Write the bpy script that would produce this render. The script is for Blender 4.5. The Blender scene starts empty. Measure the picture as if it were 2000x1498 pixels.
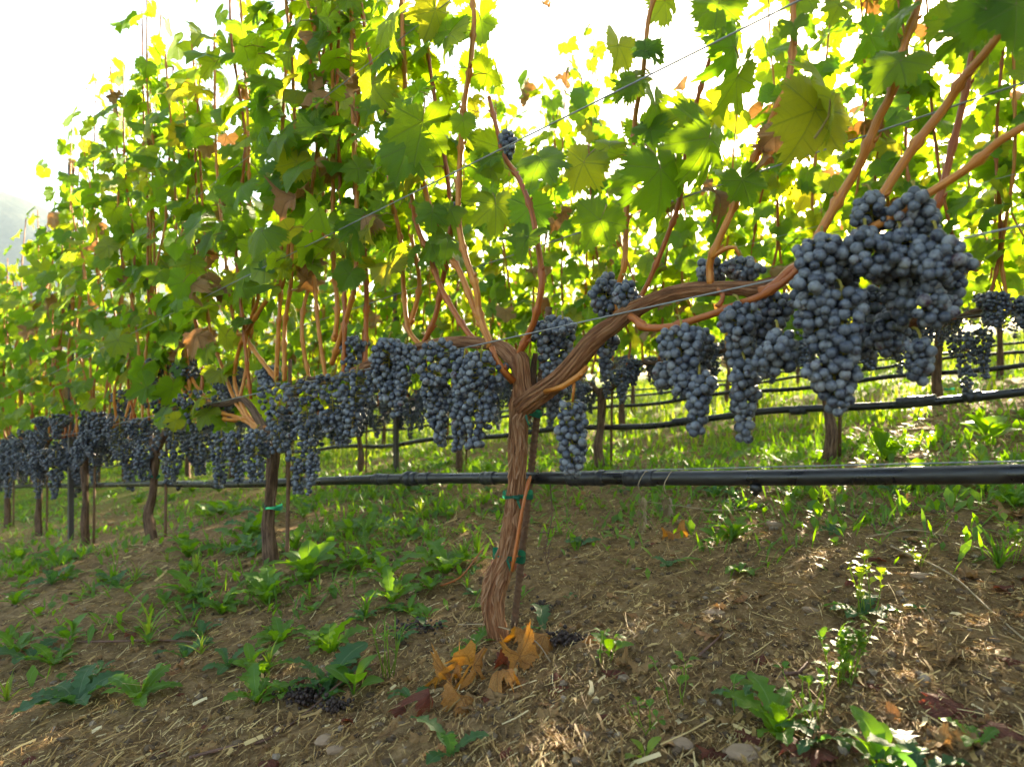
import bpy, math, random
import numpy as np
from mathutils import Vector, Matrix, Quaternion, noise as mn

random.seed(7)
SC = bpy.context.scene
COL = SC.collection
F = 1333.0           # focal length in pixels of the 2000 pixel wide photograph
CAMZ = 0.51

# ------------------------------------------------------------------ camera
cd = bpy.data.cameras.new('camera')
cam = bpy.data.objects.new('camera', cd)
COL.objects.link(cam)
cam.location = (0, 0, CAMZ)
cam.rotation_euler = (math.radians(90), 0, 0)
cd.sensor_width = 36.0
cd.lens = 36.0 * F / 2000.0
cd.clip_start = 0.02
cd.clip_end = 4000
cd.dof.use_dof = True
cd.dof.focus_distance = 1.32
cd.dof.aperture_fstop = 4.8
SC.camera = cam

# ------------------------------------------------------------------ sky, sun, exposure
SUN_AZ = math.radians(31.3)      # to the right of straight ahead
SUN_EL = math.radians(14.5)
w = bpy.data.worlds.new('World')
SC.world = w
w.use_nodes = True
wn = w.node_tree
bg = wn.nodes['Background']
sky = wn.nodes.new('ShaderNodeTexSky')
sky.sky_type = 'NISHITA'
sky.sun_disc = False
sky.sun_elevation = SUN_EL
sky.sun_rotation = SUN_AZ
sky.altitude = 100
sky.air_density = 1.0
sky.dust_density = 1.8
sky.ozone_density = 1.0
wn.links.new(sky.outputs[0], bg.inputs[0])
bg.inputs[1].default_value = 0.08
sd = bpy.data.lights.new('sun', 'SUN')
sd.energy = 5.0
sd.angle = math.radians(0.5)
sd.color = (1.0, 0.90, 0.72)
sun = bpy.data.objects.new('sun', sd)
COL.objects.link(sun)
sdir = Vector((math.sin(SUN_AZ) * math.cos(SUN_EL), math.cos(SUN_AZ) * math.cos(SUN_EL), math.sin(SUN_EL)))
sun.rotation_euler = sdir.to_track_quat('Z', 'Y').to_euler()
sun.location = sdir * 30
SC.view_settings.view_transform = 'Standard'
SC.view_settings.look = 'None'
SC.view_settings.gamma = 1.0
SC.view_settings.use_curve_mapping = False
SC.view_settings.use_white_balance = True
SC.view_settings.white_balance_temperature = 7700
SC.view_settings.white_balance_tint = 10
SC.view_settings.exposure = 3.28
SC.render.engine = 'CYCLES'
cy = SC.cycles
cy.use_denoising = True
cy.max_bounces = 6
cy.use_adaptive_sampling = True
cy.adaptive_threshold = 0.03
cy.diffuse_bounces = 3
cy.glossy_bounces = 3
cy.transmission_bounces = 6
cy.volume_bounces = 0
cy.sample_clamp_indirect = 8

# ------------------------------------------------------------------ geometry of the place
V0 = (0.01, 1.35)                 # foot of the nearest vine
E = (-0.7128, 0.7013)             # along the rows, downhill
N = (0.7013, 0.7128)              # across the rows, uphill
SP = 1.0395                       # vine spacing
ROWGAP = 1.65

def ab(x, y):
    dx, dy = x - V0[0], y - V0[1]
    return dx * E[0] + dy * E[1], dx * N[0] + dy * N[1]

def xy(a, b):
    return V0[0] + a * E[0] + b * N[0], V0[1] + a * E[1] + b * N[1]

_rs = np.random.RandomState(11)
_tab = _rs.rand(256, 256)
def vnoise(x, y):
    x = np.asarray(x, dtype=float); y = np.asarray(y, dtype=float)
    xi = np.floor(x).astype(int); yi = np.floor(y).astype(int)
    fx = x - xi; fy = y - yi
    fx = fx * fx * (3 - 2 * fx); fy = fy * fy * (3 - 2 * fy)
    a = _tab[xi % 256, yi % 256]; b = _tab[(xi + 1) % 256, yi % 256]
    c = _tab[xi % 256, (yi + 1) % 256]; d = _tab[(xi + 1) % 256, (yi + 1) % 256]
    return (a * (1 - fx) + b * fx) * (1 - fy) + (c * (1 - fx) + d * fx) * fy - 0.5

def gz(x, y, fine=False):
    """height of the ground"""
    x = np.asarray(x, dtype=float); y = np.asarray(y, dtype=float)
    a, b = ab(x, y)
    z = -0.109 * 150 * np.tanh(a / 150.0)
    z = z + np.where(b < 1.65, 0.12 * 30 * np.tanh(b / 30), 0.198 + 0.098 * 150 * np.tanh((b - 1.65) / 150))
    z = z + 0.105 * np.exp(-((a - 1.55) / 0.85) ** 2) * np.exp(-(b / 0.75) ** 2)
    z = z - 0.10 * np.exp(-((a + 1.9) / 0.8) ** 2) * np.exp(-((b + 0.5) / 0.6) ** 2)
    d = np.hypot(x, y - 1)
    fade = np.exp(-(d / 60.0) ** 2)
    z = z + fade * (0.07 * vnoise(x * 0.9 + 9, y * 0.9 + 4) + 0.035 * vnoise(x * 2.7, y * 2.7 + 7))
    if fine:
        f2 = np.exp(-(d / 7.0) ** 2)
        z = z + f2 * (0.022 * vnoise(x * 9, y * 9) + 0.012 * vnoise(x * 23, y * 23 + 3) + 0.007 * vnoise(x * 55, y * 55) + 0.006 * vnoise(x * 110, y * 110))
    return z
_z0 = float(gz(V0[0], V0[1]))
_gz = gz
def gz(x, y, fine=False):
    return _gz(x, y, fine) - _z0

def W(px, py, Z):
    """point at a depth Z in metres, seen at (px, py) of the photograph"""
    return Vector(((px - 1000) / F * Z, Z, CAMZ + (749 - py) / F * Z))

def rowZ(px, b=0.0):
    u = (px - 1000) / F
    return (b + N[0] * V0[0] + N[1] * V0[1]) / (N[0] * u + N[1])

def R(px, py, b=0.0):
    """point in the vertical plane of a row (offset b across the row)"""
    return W(px, py, rowZ(px, b))

def GP(px, py):
    """point of the ground seen at (px, py)"""
    d = Vector(((px - 1000) / F, 1.0, (749 - py) / F))
    s = 0.3
    while s < 80:
        p = d * s
        if CAMZ + p.z < float(gz(p.x, p.y)):
            break
        s *= 1.01
    return Vector((p.x, p.y, float(gz(p.x, p.y, True))))

# ------------------------------------------------------------------ object helpers
def link(name, mesh, parent=None, base=None):
    o = bpy.data.objects.new(name, mesh)
    COL.objects.link(o)
    if parent is not None:
        o.parent = parent
    return o

def tag(o, label=None, cat=None, group=None, kind=None):
    if label: o['label'] = label
    if cat: o['category'] = cat
    if group: o['group'] = group
    if kind: o['kind'] = kind
    return o

def empty(name, loc, label, cat, group=None):
    o = bpy.data.objects.new(name, None)
    o.empty_display_size = 0.05
    COL.objects.link(o)
    o.location = loc
    return tag(o, label, cat, group)

class MB:
    """collects vertices, faces, uvs, material slots; builds one mesh"""
    def __init__(self):
        self.v = []; self.f = []; self.uv = []; self.mi = []; self.col = []
    def add(self, vs, fs, uvs=None, mi=0, col=0.5):
        k = len(self.v)
        self.v.extend(vs)
        for f in fs:
            self.f.append(tuple(i + k for i in f))
            self.mi.append(mi)
        if uvs is None: uvs = [(0.0, 0.0)] * len(vs)
        self.uv.extend(uvs)
        self.col.extend([col] * len(vs))
    def mesh(self, name, mats, origin=(0, 0, 0), smooth=True):
        me = bpy.data.meshes.new(name)
        o = Vector(origin)
        me.from_pydata([(v[0] - o.x, v[1] - o.y, v[2] - o.z) for v in self.v], [], self.f)
        for m in (mats if isinstance(mats, (list, tuple)) else [mats]):
            me.materials.append(m)
        n = len(me.loops)
        li = np.zeros(n, dtype=np.int32); me.loops.foreach_get('vertex_index', li)
        uvl = me.uv_layers.new(name='UVMap')
        uvl.data.foreach_set('uv', np.array(self.uv, dtype=np.float32)[li].ravel())
        at = me.attributes.new('rnd', 'FLOAT', 'POINT')
        at.data.foreach_set('value', np.array(self.col, dtype=np.float32))
        me.polygons.foreach_set('material_index', np.array(self.mi, dtype=np.int32))
        me.polygons.foreach_set('use_smooth', np.full(len(me.polygons), smooth))
        me.update()
        return me

def np_mesh(name, V, Fc, UV, rnd, mats, smooth=True):
    """V (n,3), Fc (m,3 or 4) arrays"""
    me = bpy.data.meshes.new(name)
    k = Fc.shape[1]
    me.vertices.add(len(V)); me.vertices.foreach_set('co', V.astype(np.float32).ravel())
    me.loops.add(Fc.size); me.loops.foreach_set('vertex_index', Fc.astype(np.int32).ravel())
    me.polygons.add(len(Fc))
    me.polygons.foreach_set('loop_start', np.arange(0, Fc.size, k, dtype=np.int32))
    me.polygons.foreach_set('loop_total', np.full(len(Fc), k, dtype=np.int32))
    me.polygons.foreach_set('use_smooth', np.full(len(Fc), smooth))
    for m in (mats if isinstance(mats, (list, tuple)) else [mats]):
        me.materials.append(m)
    if UV is not None:
        uvl = me.uv_layers.new(name='UVMap')
        uvl.data.foreach_set('uv', UV[Fc.ravel()].astype(np.float32).ravel())
    if rnd is not None:
        at = me.attributes.new('rnd', 'FLOAT', 'POINT')
        at.data.foreach_set('value', rnd.astype(np.float32))
    me.update(calc_edges=True)
    me.validate()
    return me

def smooth_path(pts, rad, step):
    """Catmull-Rom through pts, resampled; returns list of (Vector, radius, length so far)"""
    P = [Vector(p) for p in pts]
    if len(P) == 2:
        P = [P[0], P[0].lerp(P[1], 0.5), P[1]]
        rad = [rad[0], (rad[0] + rad[1]) / 2, rad[1]]
    P = [P[0] * 2 - P[1]] + P + [P[-1] * 2 - P[-2]]
    rad = [rad[0]] + list(rad) + [rad[-1]]
    out = []; L = 0.0; last = None
    for i in range(1, len(P) - 2):
        p0, p1, p2, p3 = P[i - 1], P[i], P[i + 1], P[i + 2]
        n = max(1, int((p2 - p1).length / step))
        for j in range(n + (1 if i == len(P) - 3 else 0)):
            t = j / n
            q = 0.5 * ((2 * p1) + (p2 - p0) * t + (2 * p0 - 5 * p1 + 4 * p2 - p3) * t * t + (3 * p1 - p0 - 3 * p2 + p3) * t ** 3)
            r = rad[i] * (1 - t) + rad[i + 1] * t
            if last is not None: L += (q - last).length
            last = q
            out.append((q, r, L))
    return out

def tube(mb, path, sides=8, mi=0, disp=None, col=0.5, cap=True, rmod=None):
    """path from smooth_path; disp(angle, length, radius) gives extra radius"""
    n = len(path)
    t0 = (path[1][0] - path[0][0]).normalized()
    up = Vector((0, 0, 1)) if abs(t0.z) < 0.9 else Vector((1, 0, 0))
    nrm = t0.cross(up).normalized()
    vs = []; uvs = []; fs = []
    prev = t0
    for i, (p, r, L) in enumerate(path):
        if i == 0: t = t0
        elif i == n - 1: t = (p - path[i - 1][0])
        else: t = (path[i + 1][0] - path[i - 1][0])
        if t.length < 1e-9: t = prev
        t = t.normalized()
        q = prev.rotation_difference(t)
        nrm = (q @ nrm); nrm = (nrm - t * nrm.dot(t)).normalized()
        prev = t
        bn = t.cross(nrm)
        if rmod: r = r * rmod(L)
        for k in range(sides):
            a = 2 * math.pi * k / sides
            rr = r + (disp(a, L, r) if disp else 0.0)
            vs.append(p + (nrm * math.cos(a) + bn * math.sin(a)) * rr)
            uvs.append((k / sides, L))
    for i in range(n - 1):
        for k in range(sides):
            k2 = (k + 1) % sides
            fs.append((i * sides + k, i * sides + k2, (i + 1) * sides + k2, (i + 1) * sides + k))
    if cap:
        c0 = len(vs); vs.append(path[0][0]); uvs.append((0, 0))
        c1 = len(vs); vs.append(path[-1][0]); uvs.append((0, path[-1][2]))
        for k in range(sides):
            k2 = (k + 1) % sides
            fs.append((c0, k2, k)); fs.append((c1, (n - 1) * sides + k, (n - 1) * sides + k2))
    mb.add(vs, fs, uvs, mi, col)

# ------------------------------------------------------------------ materials
class NT:
    def __init__(self, name):
        self.m = bpy.data.materials.new(name)
        self.m.use_nodes = True
        self.t = self.m.node_tree
        self.t.nodes.clear()
        self.out = self.t.nodes.new('ShaderNodeOutputMaterial')
    def n(self, kind, **kw):
        nd = self.t.nodes.new('ShaderNode' + kind)
        for k, v in kw.items(): setattr(nd, k, v)
        return nd
    def s(self, sock, v):
        if v is None: return
        if hasattr(v, 'node'): self.t.links.new(v, sock)
        elif isinstance(v, (tuple, list)):
            sock.default_value = (*v, 1.0) if (len(v) == 3 and sock.type == 'RGBA') else v
        else: sock.default_value = v
    def math(self, op, a, b=None, c=None, clamp=False):
        nd = self.n('Math', operation=op, use_clamp=clamp)
        self.s(nd.inputs[0], a)
        if b is not None: self.s(nd.inputs[1], b)
        if c is not None: self.s(nd.inputs[2], c)
        return nd.outputs[0]
    def mix(self, f, a, b, mode='MIX'):
        nd = self.n('Mix', data_type='RGBA', blend_type=mode)
        self.s(nd.inputs[0], f); self.s(nd.inputs[6], a); self.s(nd.inputs[7], b)
        return nd.outputs[2]
    def noise(self, vec, scale, detail=3.0, rough=0.55, dist=0.0):
        nd = self.n('TexNoise')
        self.s(nd.inputs['Vector'], vec)
        nd.inputs['Scale'].default_value = scale
        nd.inputs['Detail'].default_value = detail
        nd.inputs['Roughness'].default_value = rough
        nd.inputs['Distortion'].default_value = dist
        return nd.outputs[0]
    def ramp(self, f, stops, interp='LINEAR'):
        nd = self.n('ValToRGB')
        cr = nd.color_ramp; cr.interpolation = interp
        while len(cr.elements) < len(stops): cr.elements.new(0.5)
        for e, (p, c) in zip(cr.elements, stops):
            e.position = p; e.color = (*c, 1.0) if len(c) == 3 else c
        self.s(nd.inputs[0], f)
        return nd.outputs[0]
    def bump(self, h, strength=0.5, dist=0.01):
        nd = self.n('Bump')
        nd.inputs['Strength'].default_value = strength
        nd.inputs['Distance'].default_value = dist
        self.s(nd.inputs['Height'], h)
        return nd.outputs[0]
    def pbr(self, col, rough=0.6, normal=None, spec=0.5, **kw):
        nd = self.n('BsdfPrincipled')
        self.s(nd.inputs['Base Color'], col)
        self.s(nd.inputs['Roughness'], rough)
        self.s(nd.inputs['Specular IOR Level'], spec)
        if normal is not None: self.s(nd.inputs['Normal'], normal)
        for k, v in kw.items(): self.s(nd.inputs[k.replace('_', ' ')], v)
        return nd.outputs[0]
    def done(self, sh):
        self.t.links.new(sh, self.out.inputs[0])
        return self.m

def leaf_material(name, joined, kind='green'):
    t = NT(name)
    uv = t.n('UVMap').outputs[0]
    sep = t.n('SeparateXYZ'); t.s(sep.inputs[0], uv)
    # leaf plane coordinates: uv = 0.5 + p * 0.3
    x = t.math('MULTIPLY', t.math('SUBTRACT', sep.outputs[0], 0.5), 3.3333)
    y = t.math('MULTIPLY', t.math('SUBTRACT', sep.outputs[1], 0.5), 3.3333)
    if joined: rnd = t.n('Attribute', attribute_name='rnd').outputs['Fac']
    else: rnd = t.n('ObjectInfo').outputs['Random']
    tx = t.n('TexCoord').outputs['Object']
    vein = None; side = None
    ax = t.math('ABSOLUTE', x)
    for ang in (0, 50, 106):
        dx, dy = math.sin(math.radians(ang)), math.cos(math.radians(ang))
        cr = t.math('ABSOLUTE', t.math('SUBTRACT', t.math('MULTIPLY', ax, dy), t.math('MULTIPLY', y, dx)))
        dt = t.math('ADD', t.math('MULTIPLY', ax, dx), t.math('MULTIPLY', y, dy))
        neg = t.math('MULTIPLY', t.math('LESS_THAN', dt, 0.0), 9.0)
        d = t.math('ADD', cr, neg)
        # chevron of side veins around this main vein
        ch = t.math('FRACT', t.math('MULTIPLY', t.math('SUBTRACT', dt, t.math('MULTIPLY', cr, 0.75)), 7.0))
        ch = t.math('ABSOLUTE', t.math('SUBTRACT', ch, 0.5))
        if vein is None: vein, side = d, ch
        else:
            closer = t.math('LESS_THAN', d, vein)
            side = t.math('ADD', t.math('MULTIPLY', ch, closer), t.math('MULTIPLY', side, t.math('SUBTRACT', 1.0, closer)))
            vein = t.math('MINIMUM', vein, d)
    main = t.math('SUBTRACT', 1.0, t.math('DIVIDE', vein, 0.028), clamp=True)
    sidev = t.math('MULTIPLY', t.math('SUBTRACT', 1.0, t.math('DIVIDE', side, 0.09), clamp=True), 0.45)
    vv = t.math('MAXIMUM', main, sidev)
    nz = t.noise(tx, 30.0 if not joined else 14.0, 4.0)
    nz2 = t.noise(tx, 160.0, 3.0)
    if kind in ('orange', 'red'):
        if kind == 'orange': c1, c2, c3, tcol = (0.22, 0.085, 0.025), (0.44, 0.20, 0.05), (0.54, 0.33, 0.12), (0.85, 0.33, 0.012)
        else: c1, c2, c3, tcol = (0.07, 0.025, 0.018), (0.19, 0.055, 0.035), (0.30, 0.13, 0.08), (0.45, 0.07, 0.02)
        top = t.ramp(nz, [(0.32, c1), (0.5, c2), (0.68, c3)])
        top = t.mix(t.math('MULTIPLY', t.math('GREATER_THAN', t.noise(tx, 9.0, 4.0), 0.56), 0.5), top, c1)
        back = t.mix(0.3, top, c3)
        tr = tcol; vc = tuple(q * .45 for q in c1)
        mixf, rough = 0.38, 0.7
    elif kind == 'green':
        top = t.ramp(rnd, [(0.0, (0.036, 0.110, 0.008)), (0.45, (0.068, 0.155, 0.009)), (0.8, (0.115, 0.190, 0.011)), (1.0, (0.19, 0.22, 0.014))])
        top = t.mix(t.math('MULTIPLY', nz, 0.6), top, (0.085, 0.17, 0.018))
        back = t.mix(0.55, top, (0.10, 0.19, 0.055))
        tr = t.ramp(rnd, [(0.0, (0.20, 0.42, 0.015)), (0.5, (0.36, 0.56, 0.016)), (0.85, (0.52, 0.64, 0.022)), (1.0, (0.75, 0.60, 0.035))])
        vc = (0.22, 0.27, 0.08)
        spots = t.math('GREATER_THAN', t.noise(tx, 55.0 if not joined else 30, 2.0), 0.72)
        top = t.mix(t.math('MULTIPLY', spots, 0.55), top, (0.20, 0.10, 0.03))
        mixf, rough = 0.52, 0.42
    else:
        top = t.ramp(rnd, [(0.0, (0.14, 0.055, 0.025)), (0.4, (0.24, 0.12, 0.045)), (0.7, (0.36, 0.20, 0.07)), (1.0, (0.30, 0.08, 0.03))])
        top = t.mix(t.math('MULTIPLY', nz, 0.8), top, (0.42, 0.27, 0.12))
        back = t.mix(0.4, top, (0.38, 0.28, 0.17))
        tr = t.mix(0.5, top, (0.55, 0.20, 0.02))
        vc = (0.12, 0.06, 0.02)
        mixf, rough = 0.25, 0.7
    top = t.mix(t.math('MULTIPLY', vv, 0.55), top, vc)
    back = t.mix(t.math('MULTIPLY', vv, 0.5), back, (0.24, 0.28, 0.12) if kind == 'green' else vc)
    trc = t.mix(t.math('MULTIPLY', vv, 0.6), tr, (0.10, 0.17, 0.01) if kind == 'green' else (0.12, 0.05, 0.01))
    trc = t.mix(t.math('MULTIPLY', nz2, 0.25), trc, (0.15, 0.28, 0.01) if kind == 'green' else (0.2, 0.08, 0.01))
    bf = t.n('NewGeometry').outputs['Backfacing']
    colr = t.mix(bf, top, back)
    h = t.math('ADD', t.math('MULTIPLY', vv, -0.7), t.math('MULTIPLY', nz2, 0.5))
    bm = t.bump(h, 0.7, 0.003)
    ro = t.math('ADD', t.math('MULTIPLY', bf, 0.25), rough)
    p = t.pbr(colr, ro, bm, 0.32)
    tl = t.n('BsdfTranslucent'); t.s(tl.inputs[0], trc); t.s(tl.inputs['Normal'], bm)
    mx = t.n('MixShader'); mx.inputs[0].default_value = mixf
    t.t.links.new(p, mx.inputs[1]); t.t.links.new(tl.outputs[0], mx.inputs[2])
    return t.done(mx.outputs[0])

M = {}
M['leaf'] = leaf_material('leaf_green', False)
M['leaf_joined'] = leaf_material('leaf_green_joined', True)
M['dry'] = leaf_material('leaf_dry', False, 'dry')
M['dry_joined'] = leaf_material('leaf_dry_joined', True, 'dry')

def simple(name, c1, c2, scale=30, rough=0.6, bump=0.3, bd=0.003, spec=0.4, transl=None, rndcol=None):
    t = NT(name)
    tx = t.n('TexCoord').outputs['Object']
    nz = t.noise(tx, scale, 4.0)
    c = t.mix(nz, c1, c2)
    if rndcol:
        c = t.mix(t.n('Attribute', attribute_name='rnd').outputs['Fac'], c, rndcol)
    p = t.pbr(c, rough, t.bump(nz, bump, bd), spec)
    if transl:
        tl = t.n('BsdfTranslucent'); t.s(tl.inputs[0], transl)
        mx = t.n('MixShader'); mx.inputs[0].default_value = 0.45
        t.t.links.new(p, mx.inputs[1]); t.t.links.new(tl.outputs[0], mx.inputs[2])
        p = mx.outputs[0]
    return t.done(p)

def fibre(name, dark, mid, light, around, along, bump, bd, rough=0.8, spec=0.2):
    """streaks running along a tube; uv = (turn, metres)"""
    t = NT(name)
    sep = t.n('SeparateXYZ'); t.s(sep.inputs[0], t.n('UVMap').outputs[0])
    an = t.math('MULTIPLY', sep.outputs[0], 2 * math.pi)
    cb = t.n('CombineXYZ')
    t.s(cb.inputs[0], t.math('MULTIPLY', t.math('COSINE', an), around))
    t.s(cb.inputs[1], t.math('MULTIPLY', t.math('SINE', an), around))
    t.s(cb.inputs[2], t.math('MULTIPLY', sep.outputs[1], along))
    tx = t.n('TexCoord').outputs['Object']
    n1 = t.noise(cb.outputs[0], 1.0, 6.0, 0.62, 0.6)
    n2 = t.noise(cb.outputs[0], 3.1, 4.0, 0.6, 0.3)
    n3 = t.noise(tx, 14.0, 3.0)
    c = t.ramp(n1, [(0.30, dark), (0.47, mid), (0.60, light), (0.72, mid)])
    c = t.mix(t.math('MULTIPLY', t.ramp(n2, [(0.42, (0, 0, 0)), (0.6, (1, 1, 1))]), 0.35), c, light)
    c = t.mix(t.math('MULTIPLY', n3, 0.45), c, dark)
    h = t.math('ADD', n1, t.math('MULTIPLY', n2, 0.4))
    return t.done(t.pbr(c, rough, t.bump(h, bump, bd), spec))

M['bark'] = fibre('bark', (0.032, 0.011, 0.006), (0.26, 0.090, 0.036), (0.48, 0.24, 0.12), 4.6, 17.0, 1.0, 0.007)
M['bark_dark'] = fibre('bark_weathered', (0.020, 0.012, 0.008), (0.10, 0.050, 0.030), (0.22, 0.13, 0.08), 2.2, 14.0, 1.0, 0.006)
M['cane'] = fibre('cane', (0.20, 0.050, 0.008), (0.44, 0.125, 0.014), (0.62, 0.26, 0.05), 2.0, 9.0, 0.25, 0.0015, 0.45, 0.4)
M['cane_red'] = fibre('cane_red', (0.13, 0.028, 0.008), (0.34, 0.072, 0.013), (0.48, 0.15, 0.03), 2.0, 9.0, 0.25, 0.0015, 0.42, 0.4)
M['petiole'] = simple('petiole', (0.24, 0.10, 0.05), (0.22, 0.22, 0.05), 60, 0.5)
M['strip'] = simple('bark_strip', (0.16, 0.065, 0.030), (0.40, 0.21, 0.11), 50, 0.8)

# grapes: blue black skin under a waxy bloom
def grape_mat(name, joined):
    t = NT(name)
    tc = t.n('TexCoord').outputs['Object']
    if joined: rnd = t.n('Attribute', attribute_name='rnd').outputs['Fac']
    else: rnd = t.n('ObjectInfo').outputs['Random']
    add = t.n('VectorMath', operation='ADD')
    t.s(add.inputs[0], tc)
    cb = t.n('CombineXYZ'); t.s(cb.inputs[0], t.math('MULTIPLY', rnd, 7.0)); t.s(cb.inputs[1], t.math('MULTIPLY', rnd, 3.0))
    t.s(add.inputs[1], cb.outputs[0])
    n1 = t.noise(add.outputs[0], 110.0, 4.0, 0.6)
    n2 = t.noise(add.outputs[0], 420.0, 3.0)
    f = t.ramp(n1, [(0.34, (0.03, 0.03, 0.03)), (0.43, (0.45, 0.45, 0.45)), (0.55, (0.75, 0.75, 0.75)), (0.68, (1.0, 1.0, 1.0))])
    f = t.math('MULTIPLY', f, t.math('ADD', 0.70, t.math('MULTIPLY', n2, 0.45)))
    f = t.math('MULTIPLY', f, t.math('ADD', 0.50, t.math('MULTIPLY', rnd, 0.75)), clamp=True)
    f = t.math('MULTIPLY', f, 0.72) if joined else f  # joined bunches darkened through the bloom: their shade is put into the colour
    skin = t.ramp(rnd, [(0.0, (0.010, 0.010, 0.022)), (0.9, (0.018, 0.016, 0.032)), (0.985, (0.05, 0.010, 0.022))])
    bloom = t.ramp(rnd, [(0.0, (0.125, 0.150, 0.185)), (0.5, (0.165, 0.188, 0.220)), (1.0, (0.200, 0.210, 0.222))])
    c = t.mix(f, skin, bloom)
    ro = t.math('ADD', 0.26, t.math('MULTIPLY', f, 0.42))
    return t.done(t.pbr(c, ro, t.bump(n2, 0.08, 0.0005), 0.4))
M['grape'] = grape_mat('grape_skin', False)
M['grape_joined'] = grape_mat('grape_skin_joined', True)
M['rachis'] = simple('grape_stem', (0.30, 0.28, 0.05), (0.42, 0.30, 0.07), 80, 0.6, transl=(0.4, 0.35, 0.03))

# black polythene hose
def hose_mat():
    t = NT('hose_polythene')
    tx = t.n('TexCoord').outputs['Object']
    n1 = t.noise(tx, 25.0, 4.0); n2 = t.noise(tx, 300.0, 3.0)
    dust = t.ramp(n1, [(0.40, (0, 0, 0)), (0.65, (1, 1, 1))])
    c = t.mix(t.math('MULTIPLY', dust, 0.35), (0.006, 0.006, 0.0075), (0.035, 0.030, 0.026))
    ro = t.math('ADD', 0.26, t.math('MULTIPLY', dust, 0.3))
    return t.done(t.pbr(c, ro, t.bump(n2, 0.15, 0.0006), 0.5))
M['hose'] = hose_mat()
M['tape'] = simple('black_tape', (0.012, 0.012, 0.014), (0.03, 0.03, 0.032), 60, 0.38, 0.6, 0.002)
M['wire'] = simple('galvanised_wire', (0.14, 0.145, 0.15), (0.28, 0.285, 0.29), 120, 0.35)
M['rust'] = simple('rusty_steel', (0.06, 0.03, 0.018), (0.20, 0.10, 0.05), 90, 0.75, 0.6, 0.001)
M['post'] = simple('dark_steel', (0.03, 0.028, 0.027), (0.08, 0.06, 0.05), 40, 0.6)
M['tie'] = simple('green_tie_tape', (0.004, 0.075, 0.045), (0.01, 0.13, 0.08), 200, 0.35, 0.3, 0.001, transl=(0.02, 0.3, 0.18))
M['twig'] = simple('dead_twig', (0.07, 0.03, 0.02), (0.16, 0.08, 0.05), 40, 0.7)
M['dead'] = simple('dry_seed_head', (0.20, 0.14, 0.08), (0.40, 0.30, 0.18), 60, 0.8)
M['stone'] = simple('stone', (0.16, 0.10, 0.06), (0.34, 0.23, 0.15), 35, 0.85, 0.8, 0.004)

def weed_mat(name, c1, c2, tr, midrib=True):
    t = NT(name)
    sep = t.n('SeparateXYZ'); t.s(sep.inputs[0], t.n('UVMap').outputs[0])
    tx = t.n('TexCoord').outputs['Object']
    rnd = t.n('Attribute', attribute_name='rnd').outputs['Fac']
    n1 = t.noise(tx, 45.0, 4.0)
    c = t.mix(rnd, c1, c2)
    c = t.mix(t.math('MULTIPLY', n1, 0.35), c, (0.10, 0.15, 0.05))
    mid = t.math('SUBTRACT', 1.0, t.math('DIVIDE', t.math('ABSOLUTE', t.math('SUBTRACT', sep.outputs[0], 0.5)), 0.05), clamp=True)
    c = t.mix(t.math('MULTIPLY', mid, 0.6), c, (0.22, 0.28, 0.12))
    h = t.math('SUBTRACT', n1, mid)
    bm = t.bump(h, 0.4, 0.002)
    p = t.pbr(c, 0.5, bm, 0.35)
    tl = t.n('BsdfTranslucent'); t.s(tl.inputs[0], tr); t.s(tl.inputs['Normal'], bm)
    mx = t.n('MixShader'); mx.inputs[0].default_value = 0.42
    t.t.links.new(p, mx.inputs[1]); t.t.links.new(tl.outputs[0], mx.inputs[2])
    return t.done(mx.outputs[0])
M['weed'] = weed_mat('weed_leaf', (0.026, 0.115, 0.010), (0.075, 0.175, 0.012), (0.27, 0.52, 0.012))
M['weed_blue'] = weed_mat('weed_leaf_bluish', (0.022, 0.088, 0.034), (0.045, 0.13, 0.040), (0.12, 0.30, 0.04))
M['weed_bright'] = weed_mat('weed_leaf_bright', (0.09, 0.17, 0.02), (0.16, 0.24, 0.02), (0.45, 0.60, 0.03))

def straw_mat():
    t = NT('straw')
    rnd = t.n('Attribute', attribute_name='rnd').outputs['Fac']
    c = t.ramp(rnd, [(0.0, (0.10, 0.05, 0.022)), (0.35, (0.26, 0.145, 0.055)), (0.7, (0.45, 0.29, 0.115)), (0.93, (0.60, 0.44, 0.20)), (1.0, (0.70, 0.57, 0.34))])
    p = t.pbr(c, 0.65, None, 0.3)
    tl = t.n('BsdfTranslucent'); t.s(tl.inputs[0], c)
    mx = t.n('MixShader'); mx.inputs[0].default_value = 0.25
    t.t.links.new(p, mx.inputs[1]); t.t.links.new(tl.outputs[0], mx.inputs[2])
    return t.done(mx.outputs[0])
M['straw'] = straw_mat()

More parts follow.
